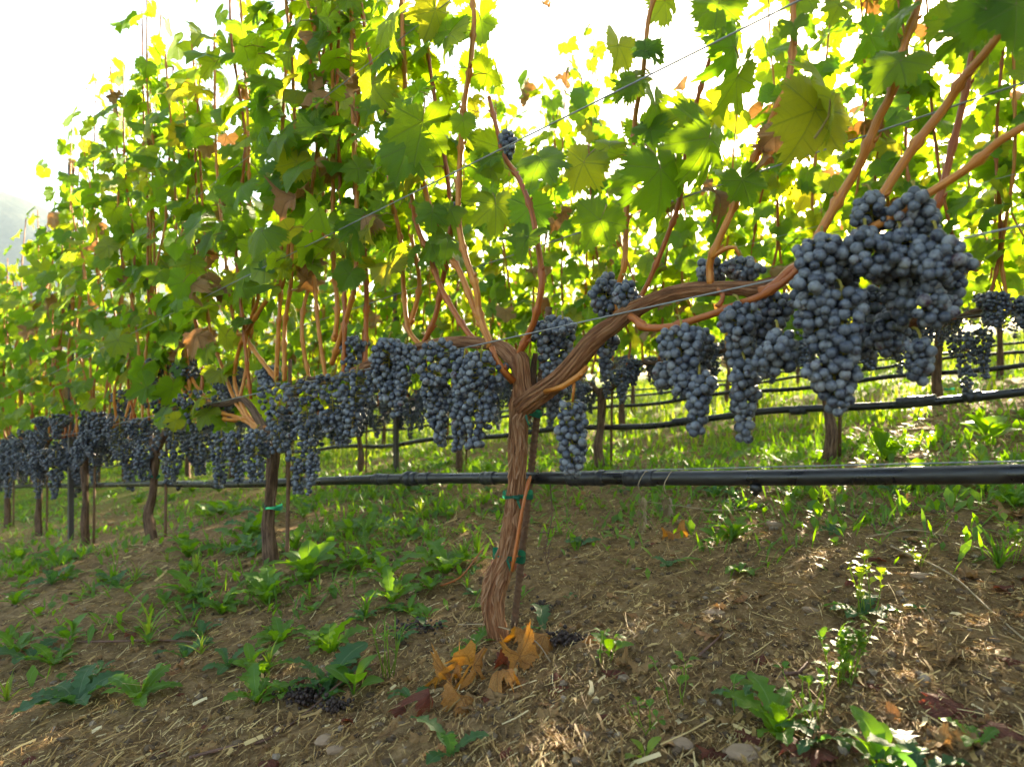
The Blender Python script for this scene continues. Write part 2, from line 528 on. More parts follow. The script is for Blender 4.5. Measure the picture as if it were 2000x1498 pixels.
def ground_mat():
    t = NT('soil')
    tx = t.n('TexCoord').outputs['Object']
    n1 = t.noise(tx, 2.2, 5.0, 0.6)
    n2 = t.noise(tx, 26.0, 6.0, 0.65)
    n3 = t.noise(tx, 150.0, 5.0, 0.7)
    n4 = t.noise(tx, 0.7, 4.0)
    c = t.ramp(n2, [(0.28, (0.065, 0.036, 0.015)), (0.5, (0.200, 0.118, 0.050)), (0.72, (0.36, 0.230, 0.110))])
    c = t.mix(t.math('MULTIPLY', t.ramp(n3, [(0.45, (0, 0, 0)), (0.75, (1, 1, 1))]), 0.5), c, (0.48, 0.32, 0.16))
    c = t.mix(t.math('MULTIPLY', n1, 0.4), c, (0.12, 0.075, 0.040))
    # far away the sheet stands for the short green growth between the rows
    sep = t.n('SeparateXYZ'); t.s(sep.inputs[0], tx)
    d = t.math('SQRT', t.math('ADD', t.math('POWER', sep.outputs[0], 2.0), t.math('POWER', sep.outputs[1], 2.0)))
    far = t.math('MULTIPLY', t.math('SUBTRACT', d, 4.5), 0.22, clamp=True)
    gm = t.ramp(n4, [(0.38, (0.06, 0.11, 0.004)), (0.55, (0.13, 0.16, 0.006)), (0.7, (0.22, 0.16, 0.03))])
    c = t.mix(far, c, gm)
    vo = t.n('TexVoronoi'); t.s(vo.inputs['Vector'], tx); vo.inputs['Scale'].default_value = 90.0
    h = t.math('ADD', t.math('MULTIPLY', n3, 0.5), t.math('ADD', n2, t.math('MULTIPLY', vo.outputs[0], 0.3)))
    return t.done(t.pbr(c, 0.95, t.bump(h, 0.9, 0.012), 0.15))
M['ground'] = ground_mat()

# ------------------------------------------------------------------ ground, hill
def build_ground():
    rs = [0.0] + list(np.arange(0.03, 3.6, 0.0135))
    r = rs[-1]
    while r < 2500:
        r *= 1.055
        rs.append(r)
    rs = np.array(rs); na = 400
    th = np.linspace(0, 2 * math.pi, na, endpoint=False)
    RR, TT = np.meshgrid(rs, th, indexing='ij')
    X = 0.1 + RR * np.sin(TT); Y = 1.3 + RR * np.cos(TT)
    Z = gz(X, Y, True)
    V = np.stack([X, Y, Z], -1).reshape(-1, 3)
    i = np.arange(len(rs) - 1)[:, None] * na; j = np.arange(na)[None, :]; j2 = (j + 1) % na
    Fc = np.stack([i + j, i + j2, i + na + j2, i + na + j], -1).reshape(-1, 4)[:, ::-1]
    Fc = Fc[:, [0, 3, 2, 1]][:, ::-1]
    me = np_mesh('ground', V, Fc, None, None, M['ground'])
    if me.polygons[5000].normal.z < 0: me.flip_normals()
    tag(link('ground', me), kind='structure')
build_ground()

def build_hill():
    na, nr = 160, 26
    az = np.linspace(math.radians(-100), math.radians(20), na)
    V = []
    for i in range(nr):
        f = i / (nr - 1)
        d = 480 + 420 * f
        for a in az:
            ad = math.degrees(a)
            top = 212 * math.exp(-((ad + 46) / 26.0) ** 2) + 30 * math.exp(-((ad + 12) / 10.0) ** 2)
            x, y = d * math.sin(a), d * math.cos(a)
            z = -18 + 1.07 * top * math.sin(min(1, f * 1.25) * math.pi / 2) ** 1.2 * (1 + 0.35 * float(vnoise(ad * 0.13 + 5, f * 3))) + 5 * float(vnoise(ad * 0.9, f * 9))
            V.append((x, y, z))
    V = np.array(V)
    i = np.arange(nr - 1)[:, None] * na; j = np.arange(na - 1)[None, :]
    Fc = np.stack([i + j, i + j + 1, i + na + j + 1, i + na + j], -1).reshape(-1, 4)
    t = NT('wooded_hill')
    tx = t.n('TexCoord').outputs['Object']
    n1 = t.noise(tx, 0.06, 6.0, 0.7)
    c = t.ramp(n1, [(0.35, (0.045, 0.052, 0.045)), (0.55, (0.07, 0.078, 0.06)), (0.7, (0.12, 0.115, 0.085))])
    m = t.done(t.pbr(c, 1.0, t.bump(n1, 1.0, 3.0), 0.0))
    me = np_mesh('hill', V, Fc, None, None, m)
    tag(link('hill', me), kind='structure')
build_hill()

def build_haze():
    mb = MB()
    x0, x1, y0, y1, z0, z1 = -3000, 3000, -3000, 3000, -60, 270
    vs = [(x, y, z) for z in (z0, z1) for y in (y0, y1) for x in (x0, x1)]
    mb.add(vs, [(0, 2, 3, 1), (4, 5, 7, 6), (0, 1, 5, 4), (2, 6, 7, 3), (0, 4, 6, 2), (1, 3, 7, 5)])
    m = bpy.data.materials.new('haze'); m.use_nodes = True
    nt = m.node_tree; nt.nodes.clear()
    o = nt.nodes.new('ShaderNodeOutputMaterial'); v = nt.nodes.new('ShaderNodeVolumePrincipled')
    v.inputs['Color'].default_value = (0.62, 0.82, 1.0, 1)
    v.inputs['Density'].default_value = 0.0003
    v.inputs['Anisotropy'].default_value = 0.3
    nt.links.new(v.outputs[0], o.inputs['Volume'])
    ob = link('haze', mb.mesh('haze', m, smooth=False))
    tag(ob, kind='stuff')
HAZE = True
if HAZE: build_haze()

# ------------------------------------------------------------------ leaves
def leaf_outline(rng, n, teeth):
    dp = rng.uniform(0.5, 1.3)
    ctrl = [(0, 1.0 * rng.uniform(.92, 1.1)), (14, 0.90), (28, 0.84 - 0.16 * dp * dp), (38, 0.80), (50, 0.93 * rng.uniform(.92, 1.04)), (64, 0.86),
            (78, 0.80 - 0.12 * dp * dp), (90, 0.80), (106, 0.86 * rng.uniform(.92, 1.05)), (124, 0.80), (142, 0.74), (158, 0.62), (171, 0.40), (180, 0.10)]
    pts = []
    for k in range(n):
        th = -180 + 360.0 * (k + 0.5) / n
        a = abs(th)
        for (a0, r0), (a1, r1) in zip(ctrl, ctrl[1:]):
            if a0 <= a <= a1:
                r = r0 + (r1 - r0) * (a - a0) / (a1 - a0)
                break
        if teeth and a < 165:
            r *= 1 + (0.10 if k % 2 else -0.06) * rng.uniform(0.6, 1.3)
        r *= 1 + 0.03 * rng.uniform(-1, 1)
        t = math.radians(th)
        pts.append((math.sin(t) * r, math.cos(t) * r))
    return pts

def leaf_mesh(seed, level, mats, curl=1.0, petiole=True):
    rng = random.Random(seed)
    n = {'hi': 72, 'mid': 38, 'lo': 22}[level]
    rings = {'hi': [0.28, 0.6, 0.84, 1.0], 'mid': [0.55, 1.0], 'lo': [1.0]}[level]
    out = leaf_outline(rng, n, level != 'lo')
    k1 = rng.uniform(0.05, 0.38) * curl
    k2 = rng.uniform(-0.15, 0.40) * curl
    w1 = rng.uniform(0.05, 0.16) * curl; ph = rng.uniform(0, 6.3); w2 = rng.uniform(0.03, 0.08) * curl; ph2 = rng.uniform(0, 6.3)
    tw = rng.uniform(-0.25, 0.25) * curl
    def zf(x, y):
        r = math.hypot(x, y); th = math.atan2(x, y)
        z = -k1 * r * r + k2 * abs(x) * (0.5 + 0.5 * r) + w1 * r * r * math.sin(3 * th + ph) + w2 * r ** 3 * math.sin(9 * th + ph2) + tw * x * y
        if y < 0: z -= 0.1 * y * y
        if curl > 2:
            z += 0.12 * math.sin(7 * x + ph) * math.cos(6 * y + ph2)
        return z
    vs = [(0, 0, 0)]; uvs = [(0.5, 0.5)]
    for f in rings:
        for (x, y) in out:
            if f < 1: # inner rings are rounder than the outline
                r = math.hypot(x, y); th = math.atan2(x, y); rr = f * (0.6 * r + 0.4 * min(r, 0.62))
                x2, y2 = math.sin(th) * rr, math.cos(th) * rr
            else: x2, y2 = x, y
            vs.append((x2, y2, zf(x2, y2))); uvs.append((0.5 + x2 * 0.3, 0.5 + y2 * 0.3))
    fs = []
    for k in range(n - 1):
        fs.append((0, 1 + k + 1, 1 + k))
    holes = set()
    if level == 'hi' and rng.random() < 0.6:
        for _ in range(rng.randint(1, 3)):
            k = rng.randint(4, n - 8); rg = rng.choice([1, 1, 2])
            for q in range(rng.randint(2, 3)): holes.add((rg, k + q))
            if rng.random() < .4: holes.add((rg + 1 if rg < 2 else 0, k))
    for ri in range(len(rings) - 1):
        for k in range(n - 1):
            if (ri, k) in holes: continue
            a = 1 + ri * n + k; b = a + 1; c = a + n; d = b + n
            fs.append((a, b, d, c))
    mb = MB()
    mb.add(vs, fs, uvs, 0, 0.5)
    if petiole:
        path = smooth_path([(0, 0, 0), (0, -0.3, -0.10), (0, -0.62, -0.42)], [0.022, 0.018, 0.026], 0.4 if level == 'lo' else 0.2)
        tube(mb, path, 3 if level == 'lo' else 5, 1, cap=False)
    return mb

LEAF_HI = [leaf_mesh(100 + i, 'hi', None, 1.45).mesh('leaf', [M['leaf'], M['petiole']]) for i in range(18)]
LEAF_MID = [leaf_mesh(200 + i, 'mid', None, 1.45).mesh('leaf', [M['leaf'], M['petiole']]) for i in range(12)]
DRY_HI = [leaf_mesh(300 + i, 'hi', None, 3.6).mesh('dry_leaf', [M['dry'], M['petiole']]) for i in range(8)]
DRY_FLAT = [leaf_mesh(340 + i, 'hi', None, 1.9, petiole=(i % 2 == 0)).mesh('fallen_leaf', [M['dry'], M['petiole']]) for i in range(9)]
LEAF_LO = []
for i in range(8):
    mb = leaf_mesh(400 + i, 'lo', None)
    V = np.array([tuple(v) for v in mb.v]); tri = []
    tmi = []
    for f, mi in zip(mb.f, mb.mi):
        if len(f) == 3: tri.append(f); tmi.append(mi)
        else: tri.append((f[0], f[1], f[2])); tri.append((f[0], f[2], f[3])); tmi += [mi, mi]
    LEAF_LO.append((V, np.array(tri), np.array(mb.uv), np.array(tmi)))

def frame(T, Nn):
    T = Vector(T).normalized(); Nn = Vector(Nn)
    Nn = (Nn - T * Nn.dot(T))
    if Nn.length < 1e-4: Nn = T.orthogonal()
    Nn.normalize()
    X = T.cross(Nn)
    return Matrix((X, T, Nn)).transposed()

PET = Vector((0, -0.62, -0.42))

def leaf_frames(cane_pts, rng, up0, spacing, size, lateral, side_bias=0.0, keep=None, zmin=None):
    """leaf placements along a cane given as smooth path; returns [(matrix 3x3, junction point, scale)]"""
    out = []
    nxt = up0; sgn = 1
    bN = Vector((N[0], N[1], 0)); aE = Vector((E[0], E[1], 0))
    for (p, r, L) in cane_pts:
        if L < nxt: continue
        nxt = L + spacing * rng.uniform(0.8, 1.25); sgn = -sgn
        tot = cane_pts[-1][2]
        reps = 1 if L > tot * .88 else 1 + (1 if rng.random() < lateral else 0) + (1 if rng.random() < lateral * 0.5 else 0)
        for q in range(reps):
            s = sgn if q == 0 else rng.choice([-1, 1])
            outw = (bN * s * rng.uniform(0.3, 1.0) + aE * rng.uniform(-0.9, 0.9)).normalized()
            Nn = outw * rng.uniform(0.3, 1.0) + Vector((0, 0, rng.uniform(0.0, 0.9))) + Vector((rng.uniform(-.5, .5), rng.uniform(-.5, .5), rng.uniform(-.3, .3)))
            T = outw * rng.uniform(0.1, 0.8) + Vector((0, 0, -rng.uniform(0.2, 1.1))) + aE * rng.uniform(-.5, .5)
            Rm = frame(T, Nn)
            sc = size * rng.uniform(0.55, 1.15)
            att = p.copy()
            if q > 0: att = p + outw * rng.uniform(0.04, 0.15) + Vector((0, 0, rng.uniform(-.06, .06))) + aE * rng.uniform(-.08, .08)
            J = att - (Rm @ PET) * sc
            if keep and not keep(J): continue
            out.append((Rm, J, sc))
    return out

def mat4(Rm, loc, sc):
    m = Rm.to_4x4()
    m = Matrix.Translation(loc) @ m @ Matrix.Diagonal((sc, sc, sc, 1))
    return m

def add_leaf(parent, base, Rm, J, sc, mesh, name='leaf'):
    o = bpy.data.objects.new(name, mesh)
    COL.objects.link(o)
    o.parent = parent
    o.matrix_local = mat4(Rm, J - base, sc)
    return o

def joined_leaves(frames, origin, rng, name='foliage', dry_share=0.04):
    Vs = []; Fs = []; Us = []; Rn = []; MI = []; k = 0
    o = np.array(origin)
    for (Rm, J, sc) in frames:
        V, T, U, mi = rng.choice(LEAF_LO)
        m = np.array(Rm)
        Vs.append(V @ m.T * sc + np.array(J) - o); Fs.append(T + k); Us.append(U)
        Rn.append(np.full(len(V), rng.random())); k += len(V)
        MI.append(np.where(mi == 0, 2 if rng.random() < dry_share else 0, 1))
    me = np_mesh(name, np.concatenate(Vs), np.concatenate(Fs), np.concatenate(Us), np.concatenate(Rn), [M['leaf_joined'], M['petiole'], M['dry_joined']])
    me.polygons.foreach_set('material_index', np.concatenate(MI).astype(np.int32))
    return me

# ------------------------------------------------------------------ grapes
def ico(sub):
    import bmesh
    bm = bmesh.new(); bmesh.ops.create_icosphere(bm, subdivisions=sub, radius=1.0)
    V = np.array([v.co[:] for v in bm.verts]); Fc = np.array([[v.index for v in f.verts] for f in bm.faces]); bm.free()
    return V, Fc
ICO2 = ico(2); ICO3 = ico(3); ICO1 = ico(1)
def berry_mesh(sub_, seed):
    V, Fc = sub_
    rng = np.random.RandomState(seed)
    V = V.copy(); V[:, 2] *= rng.uniform(0.97, 1.06)
    V[:, 0] *= rng.uniform(0.96, 1.02)
    return np_mesh('grape', V * 0.0067, Fc, None, None, M['grape'])
BERRY = [berry_mesh(ICO3, i) for i in range(4)]
BERRY_MID = [berry_mesh(ICO2, 9 + i) for i in range(3)]

def bunch_points(seed, L, Rm, rb=0.0067, nmax=150, style='cone'):
    """centres of the berries of one hanging bunch; top at the origin"""
    rng = np.random.RandomState(seed)
    C = np.zeros((0, 3)); S = []
    ph = rng.uniform(0, 6.3, 3)
    ox, oy = 0.0, 0.0
    tries = 0
    bend = rng.uniform(-0.12, 0.12, 2) * L
    Rm = max(Rm - rb * 0.8, rb * 0.8)
    while len(C) < nmax and tries < 4200:
        tries += 1
        f = rng.rand()
        if style == 'cone':
            R0 = Rm * (min(1, 0.45 + f * 4.0) if f < 0.2 else (1.0 - 0.70 * ((f - 0.2) / 0.8) ** 0.9))
        elif style == 'ball':
            R0 = Rm * math.sqrt(max(0.05, 1 - (2 * f - 1) ** 2))
        else:
            R0 = Rm * (0.85 if f < .85 else .85 - (f - .85) * 3.0)
        a = rng.uniform(0, 2 * math.pi)
        R1 = R0 * (0.86 + 0.20 * math.sin(2 * a + ph[0] + 5 * f) + 0.14 * math.sin(3 * a + ph[1] - 7 * f))
        rr = R1 * (1 - 0.46 * rng.rand() ** 1.8)
        p = np.array([math.cos(a) * rr + bend[0] * f * f, math.sin(a) * rr + bend[1] * f * f, -f * (L - 2 * rb) - rb])
        s = rng.uniform(0.88, 1.2) if rng.rand() > 0.05 else rng.uniform(0.5, 0.75)
        if len(C):
            d = np.sqrt(((C - p) ** 2).sum(1))
            if (d < rb * 1.48 * (np.array(S) + s) / 2).any(): continue
        C = np.vstack([C, p]); S.append(s)
    return C, np.array(S), bend

def rachis_mesh(C, S, L, bend, seed, top_off=None, every=2):
    rng = random.Random(seed)
    mb = MB()
    pts = [Vector((bend[0] * f * f, bend[1] * f * f, -f * L * 0.92)) for f in (0, .25, .5, .75, 1)]
    if top_off is not None: pts = [Vector(top_off), Vector(top_off) * 0.4 + Vector((0, 0, 0.004))] + pts
    rad = [0.0026] * (len(pts) - 3) + [0.002, 0.0016, 0.001]
    tube(mb, smooth_path(pts, [q * .75 for q in rad], 0.02), 5)
    for i, p in enumerate(C):
        if i % every: continue
        f = min(1, max(0, -p[2] / L - 0.04))
        s = Vector((bend[0] * f * f, bend[1] * f * f, -f * L))
        q = Vector(p)
        tube(mb, smooth_path([s, s.lerp(q, 0.5) + Vector((0, 0, 0.003)), q * 1.0], [0.0011, 0.0009, 0.0007], 0.012), 3, cap=False)
    return mb

def grape_bunch(parent, base, top, L, Rm, seed, style='cone', nmax=110, level='hi', hang=None, tilt=None):
    C, S, bend = bunch_points(seed, L, Rm, nmax=nmax, style=style)
    rm = rachis_mesh(C, S, L, bend, seed, top_off=hang, every=2 if level != 'lo' else 4)
    me = rm.mesh('grape_bunch', M['rachis'])
    o = bpy.data.objects.new('grape_bunch', me); COL.objects.link(o)
    o.parent = parent
    o.location = Vector(top) - base
    if tilt: o.rotation_euler = tilt
    rng = random.Random(seed)
    ms = BERRY if level == 'hi' else BERRY_MID
    for p, s in zip(C, S):
        g = bpy.data.objects.new('grape', rng.choice(ms)); COL.objects.link(g)
        g.parent = o; g.location = p; g.scale = (s, s, s)
        g.rotation_euler = (rng.uniform(0, 1), rng.uniform(0, 1), rng.uniform(0, 6))
    return o

def joined_bunch(seed, L, Rm, sub_=ICO2, nmax=110, style='cone'):
    C, S, bend = bunch_points(seed, L, Rm, nmax=nmax, style=style)
    V0_, F0 = sub_
    rng = np.random.RandomState(seed)
    Vs = (V0_[None] * 0.0067 * S[:, None, None] + C[:, None, :])
    Fs = F0[None] + (np.arange(len(C)) * len(V0_))[:, None, None]
    rn = np.repeat(rng.rand(len(C)), len(V0_))
    V = Vs.reshape(-1, 3); Fc = Fs.reshape(-1, 3)
    rm = rachis_mesh(C, S, L, bend, seed, every=5)
    rv = np.array([tuple(v) for v in rm.v]); rf = []
    for f in rm.f:
        if len(f) == 4: rf += [(f[0], f[1], f[2]), (f[0], f[2], f[3])]
        else: rf.append(f)
    rf = np.array(rf) + len(V)
    me = np_mesh('grape_bunch', np.vstack([V, rv]), np.vstack([Fc, rf]), None, np.concatenate([rn, np.zeros(len(rv))]), [M['grape_joined'], M['rachis']])
    mi = np.zeros(len(me.polygons), dtype=np.int32); mi[len(Fc):] = 1
    me.polygons.foreach_set('material_index', mi)
    return me
BUNCH_MID = [joined_bunch(50 + i, l, r, ICO2, 95, 'cone') for i, (l, r) in enumerate([(.15, .045), (.18, .04), (.12, .05), (.20, .042), (.10, .04)])]
BUNCH_LO = [joined_bunch(70 + i, l, r, ICO1, 70, 'cone') for i, (l, r) in enumerate([(.15, .048), (.19, .042), (.12, .052), (.16, .04)])]

def add_bunch(parent, base, top, mesh, rz, sc=1.0, rx=0.0):
    o = bpy.data.objects.new('grape_bunch', mesh); COL.objects.link(o)
    o.parent = parent; o.location = Vector(top) - base
    o.rotation_euler = (rx, 0, rz); o.scale = (sc, sc, sc)
    return o

# ------------------------------------------------------------------ wood
def bark_disp(seed, amp, knob=0.5):
    def d(a, L, r):
        ca, sa = math.cos(a), math.sin(a)
        n1 = mn.noise(Vector((ca * 1.3 + seed, sa * 1.3, L * 9)))
        g = 1 - abs(mn.noise(Vector((ca * 4.4 + seed, sa * 4.4 + 3, L * 4.5 + 4)))) * 2.2
        g2 = 1 - abs(mn.noise(Vector((ca * 9.5, sa * 9.5 + seed, L * 14)))) * 2.0
        return r * (n1 * knob * 0.55 + amp * 1.25 * (g - 0.55) + amp * 0.55 * (g2 - 0.5))
    return d

def wood(parent, base, name, pts, rad, mat, sides=12, step=0.02, seed=0, amp=0.16, knob=0.4):
    mb = MB()
    tube(mb, smooth_path(pts, rad, step), sides, disp=bark_disp(seed, amp, knob))
    o = link(name, mb.mesh(name, mat, origin=base), parent)
    return o

def cane_obj(parent, base, pts, rad, mat, rng, sides=8, step=0.02, name='cane', node=0.075):
    path = smooth_path(pts, rad, step)
    ph = rng.uniform(0, node)
    amp = node * 0.016
    def zz(L):
        u = ((L + ph) / node - 0.5)
        k = math.floor(u); f = u - k
        def off(n_): return (1 if n_ % 2 else -1) * (0.6 + 0.4 * math.sin(n_ * 12.9 + ph * 300))
        return off(k) * (1 - f) + off(k + 1) * f
    bN = Vector((N[0], N[1], 0)); aE = Vector((E[0], E[1], 0))
    path = [(p + (aE * 0.8 + bN * 0.5) * zz(L) * amp, r, L) for (p, r, L) in path]
    def rmod(L):
        d = abs(((L + ph) % node) - node * 0.5)
        return 1.0 + 0.62 * math.exp(-(d / 0.005) ** 2)
    mb = MB()
    tube(mb, path, sides, rmod=rmod)
    if sides >= 8:      # winter buds and petiole scars at the nodes
        nxt = (node * .5 - ph) % node; sg = 1
        for i_, (p, r, L) in enumerate(path[:-1]):
            if L >= nxt:
                nxt += node; sg = -sg
                t_ = (path[i_ + 1][0] - p).normalized()
                sd = (aE * sg * rng.uniform(.6, 1) + bN * rng.uniform(-.6, .6)).normalized()
                ln = r * rng.uniform(1.2, 2.2)
                tube(mb, [(p + sd * r * .6, r * .55, 0), (p + sd * (r + ln * .35) + t_ * ln * .3, r * .5, .003), (p + sd * (r + ln * .55) + t_ * ln * .9, r * .12, .006)], 5)
    o = link(name, mb.mesh(name, mat, origin=base), parent)
    return o, path

def tendril_mb(mb, p, rng, ln=0.12):
    d = Vector((rng.uniform(-1, 1), rng.uniform(-1, 1), rng.uniform(-.4, .6))).normalized()
    pts = [p]
    for k in range(6):
        d = (d + Vector((rng.uniform(-.6, .6), rng.uniform(-.6, .6), rng.uniform(-.5, .5)))).normalized()
        pts.append(pts[-1] + d * ln / 6)
    tube(mb, smooth_path(pts, [0.0011] * 4 + [0.0009, 0.0007, 0.0005], 0.01), 4, cap=False)

# ------------------------------------------------------------------ the nearest vine, traced cane by cane
def base_of(t, b=0.0):
    x, y = xy(t * SP, b)
    return Vector((x, y, float(gz(x, y, True))))

def px_pts(lst, b=0.0):
    return [R(p[0], p[1], (p[2] if len(p) > 2 else b)) for p in lst]

def near_vine():
    base = base_of(0) + Vector((-0.03, 0, 0))
    v = empty('grapevine', base, 'big gnarled vine with a bare forked trunk tied by green tape to a rebar stake', 'grapevine', 'grapevines of the nearest row')
    rng = random.Random(21)
    # trunk
    T = [(984, 1300, 22), (980, 1265, 20), (973, 1238, 19.5), (966, 1210, 19.5), (962, 1180, 20.5), (965, 1150, 22), (972, 1128, 22.5), (984, 1100, 20), (992, 1078, 19), (998, 1040, 18.5),
         (1003, 1000, 17), (1007, 960, 17), (1010, 920, 18.5), (1011, 885, 19.5), (1012, 850, 18), (1013, 820, 18.5), (1018, 798, 26), (1022, 780, 26), (1019, 752, 17.5), (1017, 728, 17), (1014, 704, 18), (1008, 692, 14)]
    pts = [W(p[0], p[1], 1.35) for p in T]
    rad = [p[2] * 1.35 / F for p in T]
    wood(v, base, 'trunk', pts, rad, M['bark'], 72, 0.004, 3, 0.115, 0.34)
    # loose strips of bark
    mb = MB()
    def strip(px, py, ln, ang, r, Z=1.35, w_=0.003):
        th = rng.uniform(-1.2, 1.2)
        c = W(px, py, Z) + Vector((math.sin(th) * r, -math.cos(th) * r - 0.001, 0))
        d = Vector((math.sin(ang), 0, math.cos(ang)))
        side = Vector((math.cos(th), math.sin(th), 0))
        n_ = 5; vs = []
        lift = rng.uniform(0.0, 0.013)
        for k in range(n_ + 1):
            f = k / n_
            q = c + d * (f - .5) * ln + Vector((math.sin(th), -math.cos(th), 0)) * (lift * (2 * f - 1) ** 2 - 0.001) + side * 0.003 * math.sin(f * 5 + px)
            ww = w_ * (0.4 + math.sin(math.pi * min(.95, f + .1)))
            vs += [q - side * ww / 2, q + side * ww / 2]
        mb.add(vs, [(2 * k, 2 * k + 1, 2 * k + 3, 2 * k + 2) for k in range(n_)], None, 0, rng.random())
    for i in range(75):
        k = rng.randint(3, 15)
        f = rng.random()
        px = T[k][0] * (1 - f) + T[k + 1][0] * f; py = T[k][1] * (1 - f) + T[k + 1][1] * f; hw = T[k][2] * (1 - f) + T[k + 1][2] * f
        an = math.atan2(T[k][0] - T[k + 1][0], 1e-6 + T[k][1] - T[k + 1][1])
        strip(px, py, rng.uniform(0.02, 0.07), -an + rng.uniform(-.12, .12), hw * 1.35 / F * 1.03, w_=rng.uniform(.0012, .0035))
    o = link('loose_bark', mb.mesh('loose_bark', M['strip'], origin=base), v); tag(o, kind='stuff')
    # arms
    A = [(1020, 795, .0, 20), (1040, 778, -.005, 21), (1070, 758, -.01, 20), (1095, 738, -.012, 19), (1117, 716, -.015, 19), (1137, 692, -.015, 18.5), (1157, 667, -.015, 18), (1178, 648, -.015, 17), (1197, 635, -.01, 16.5),
         (1222, 614, 0, 17), (1240, 604, 0, 18), (1262, 593, 0, 15), (1304, 577, .01, 15), (1346, 567, .01, 15), (1405, 563, .01, 14), (1450, 563, .01, 14), (1472, 566, .01, 17), (1495, 566, .01, 11)]
    pts = [R(p[0], p[1], p[2]) for p in A]
    rad = [p[3] * rowZ(p[0], p[2]) / F for p in A]
    wood(v, base, 'cordon_arm', pts, rad, M['bark'], 48, 0.005, 9, 0.115, 0.2)
    mb2 = MB()
    A2 = [(1470, 560, .03), (1517, 549, .05), (1560, 546, .06), (1640, 560, .07), (1740, 622, .08), (1800, 628, .08)]
    tube(mb2, smooth_path([R(*p) for p in A2], [p_ * .85 / F for p_ in (11, 11, 12, 13, 12, 11)], .008), 22, disp=bark_disp(4, .16, .2))
    link('cordon_arm', mb2.mesh('cordon_arm', M['bark'], origin=base), v)
    Lf = [(1014, 715, 0, 15), (1003, 703, 0, 17), (985, 684, 0, 16), (965, 674, 0, 12), (945, 671, .01, 11), (905, 668, .01, 11), (870, 670, .01, 11), (840, 677, .0, 13), (815, 684, 0, 12), (780, 694, 0, 11), (740, 707, 0, 10), (705, 722, 0, 11), (690, 728, 0, 10)]
    pts = [R(p[0], p[1], p[2]) for p in Lf]
    wood(v, base, 'cordon_arm', pts, [p[3] * rowZ(p[0]) / F for p in Lf], M['bark'], 36, 0.006, 15, 0.13, 0.2)
    # short spur and a sucker along the trunk
    stub = [(1043, 762), (1042, 720), (1046, 690)]
    wood(v, base, 'spur', [W(p[0], p[1], 1.42) for p in stub], [.006, .007, .005], M['bark_dark'], 12, .01, 3)
    s, _ = cane_obj(v, base, [W(1002, 745, 1.33), W(980, 720, 1.32), W(966, 695, 1.32), W(960, 677, 1.32)], [.008, .007, .006, .006], M['cane_red'], rng)
    s, _ = cane_obj(v, base, [W(1000, 1115, 1.30), W(1009, 1060, 1.305), W(1019, 1000, 1.31), W(1031, 945, 1.32), W(1036, 930, 1.33)], [.0034, .0033, .0031, .003, .0026], M['cane_red'], rng)
    s, _ = cane_obj(v, base, [R(1065, 765, -.03), R(1100, 755, -.04), R(1130, 735, -.03), R(1148, 715, -.02)], [.004, .0055, .006, .004], M['cane'], rng)
    cane_obj(v, base, [R(1121, 745, -.03), R(1120, 765, -.03), R(1118, 785, -.03)], [.003, .0022, .002], M['cane'], rng, 6)

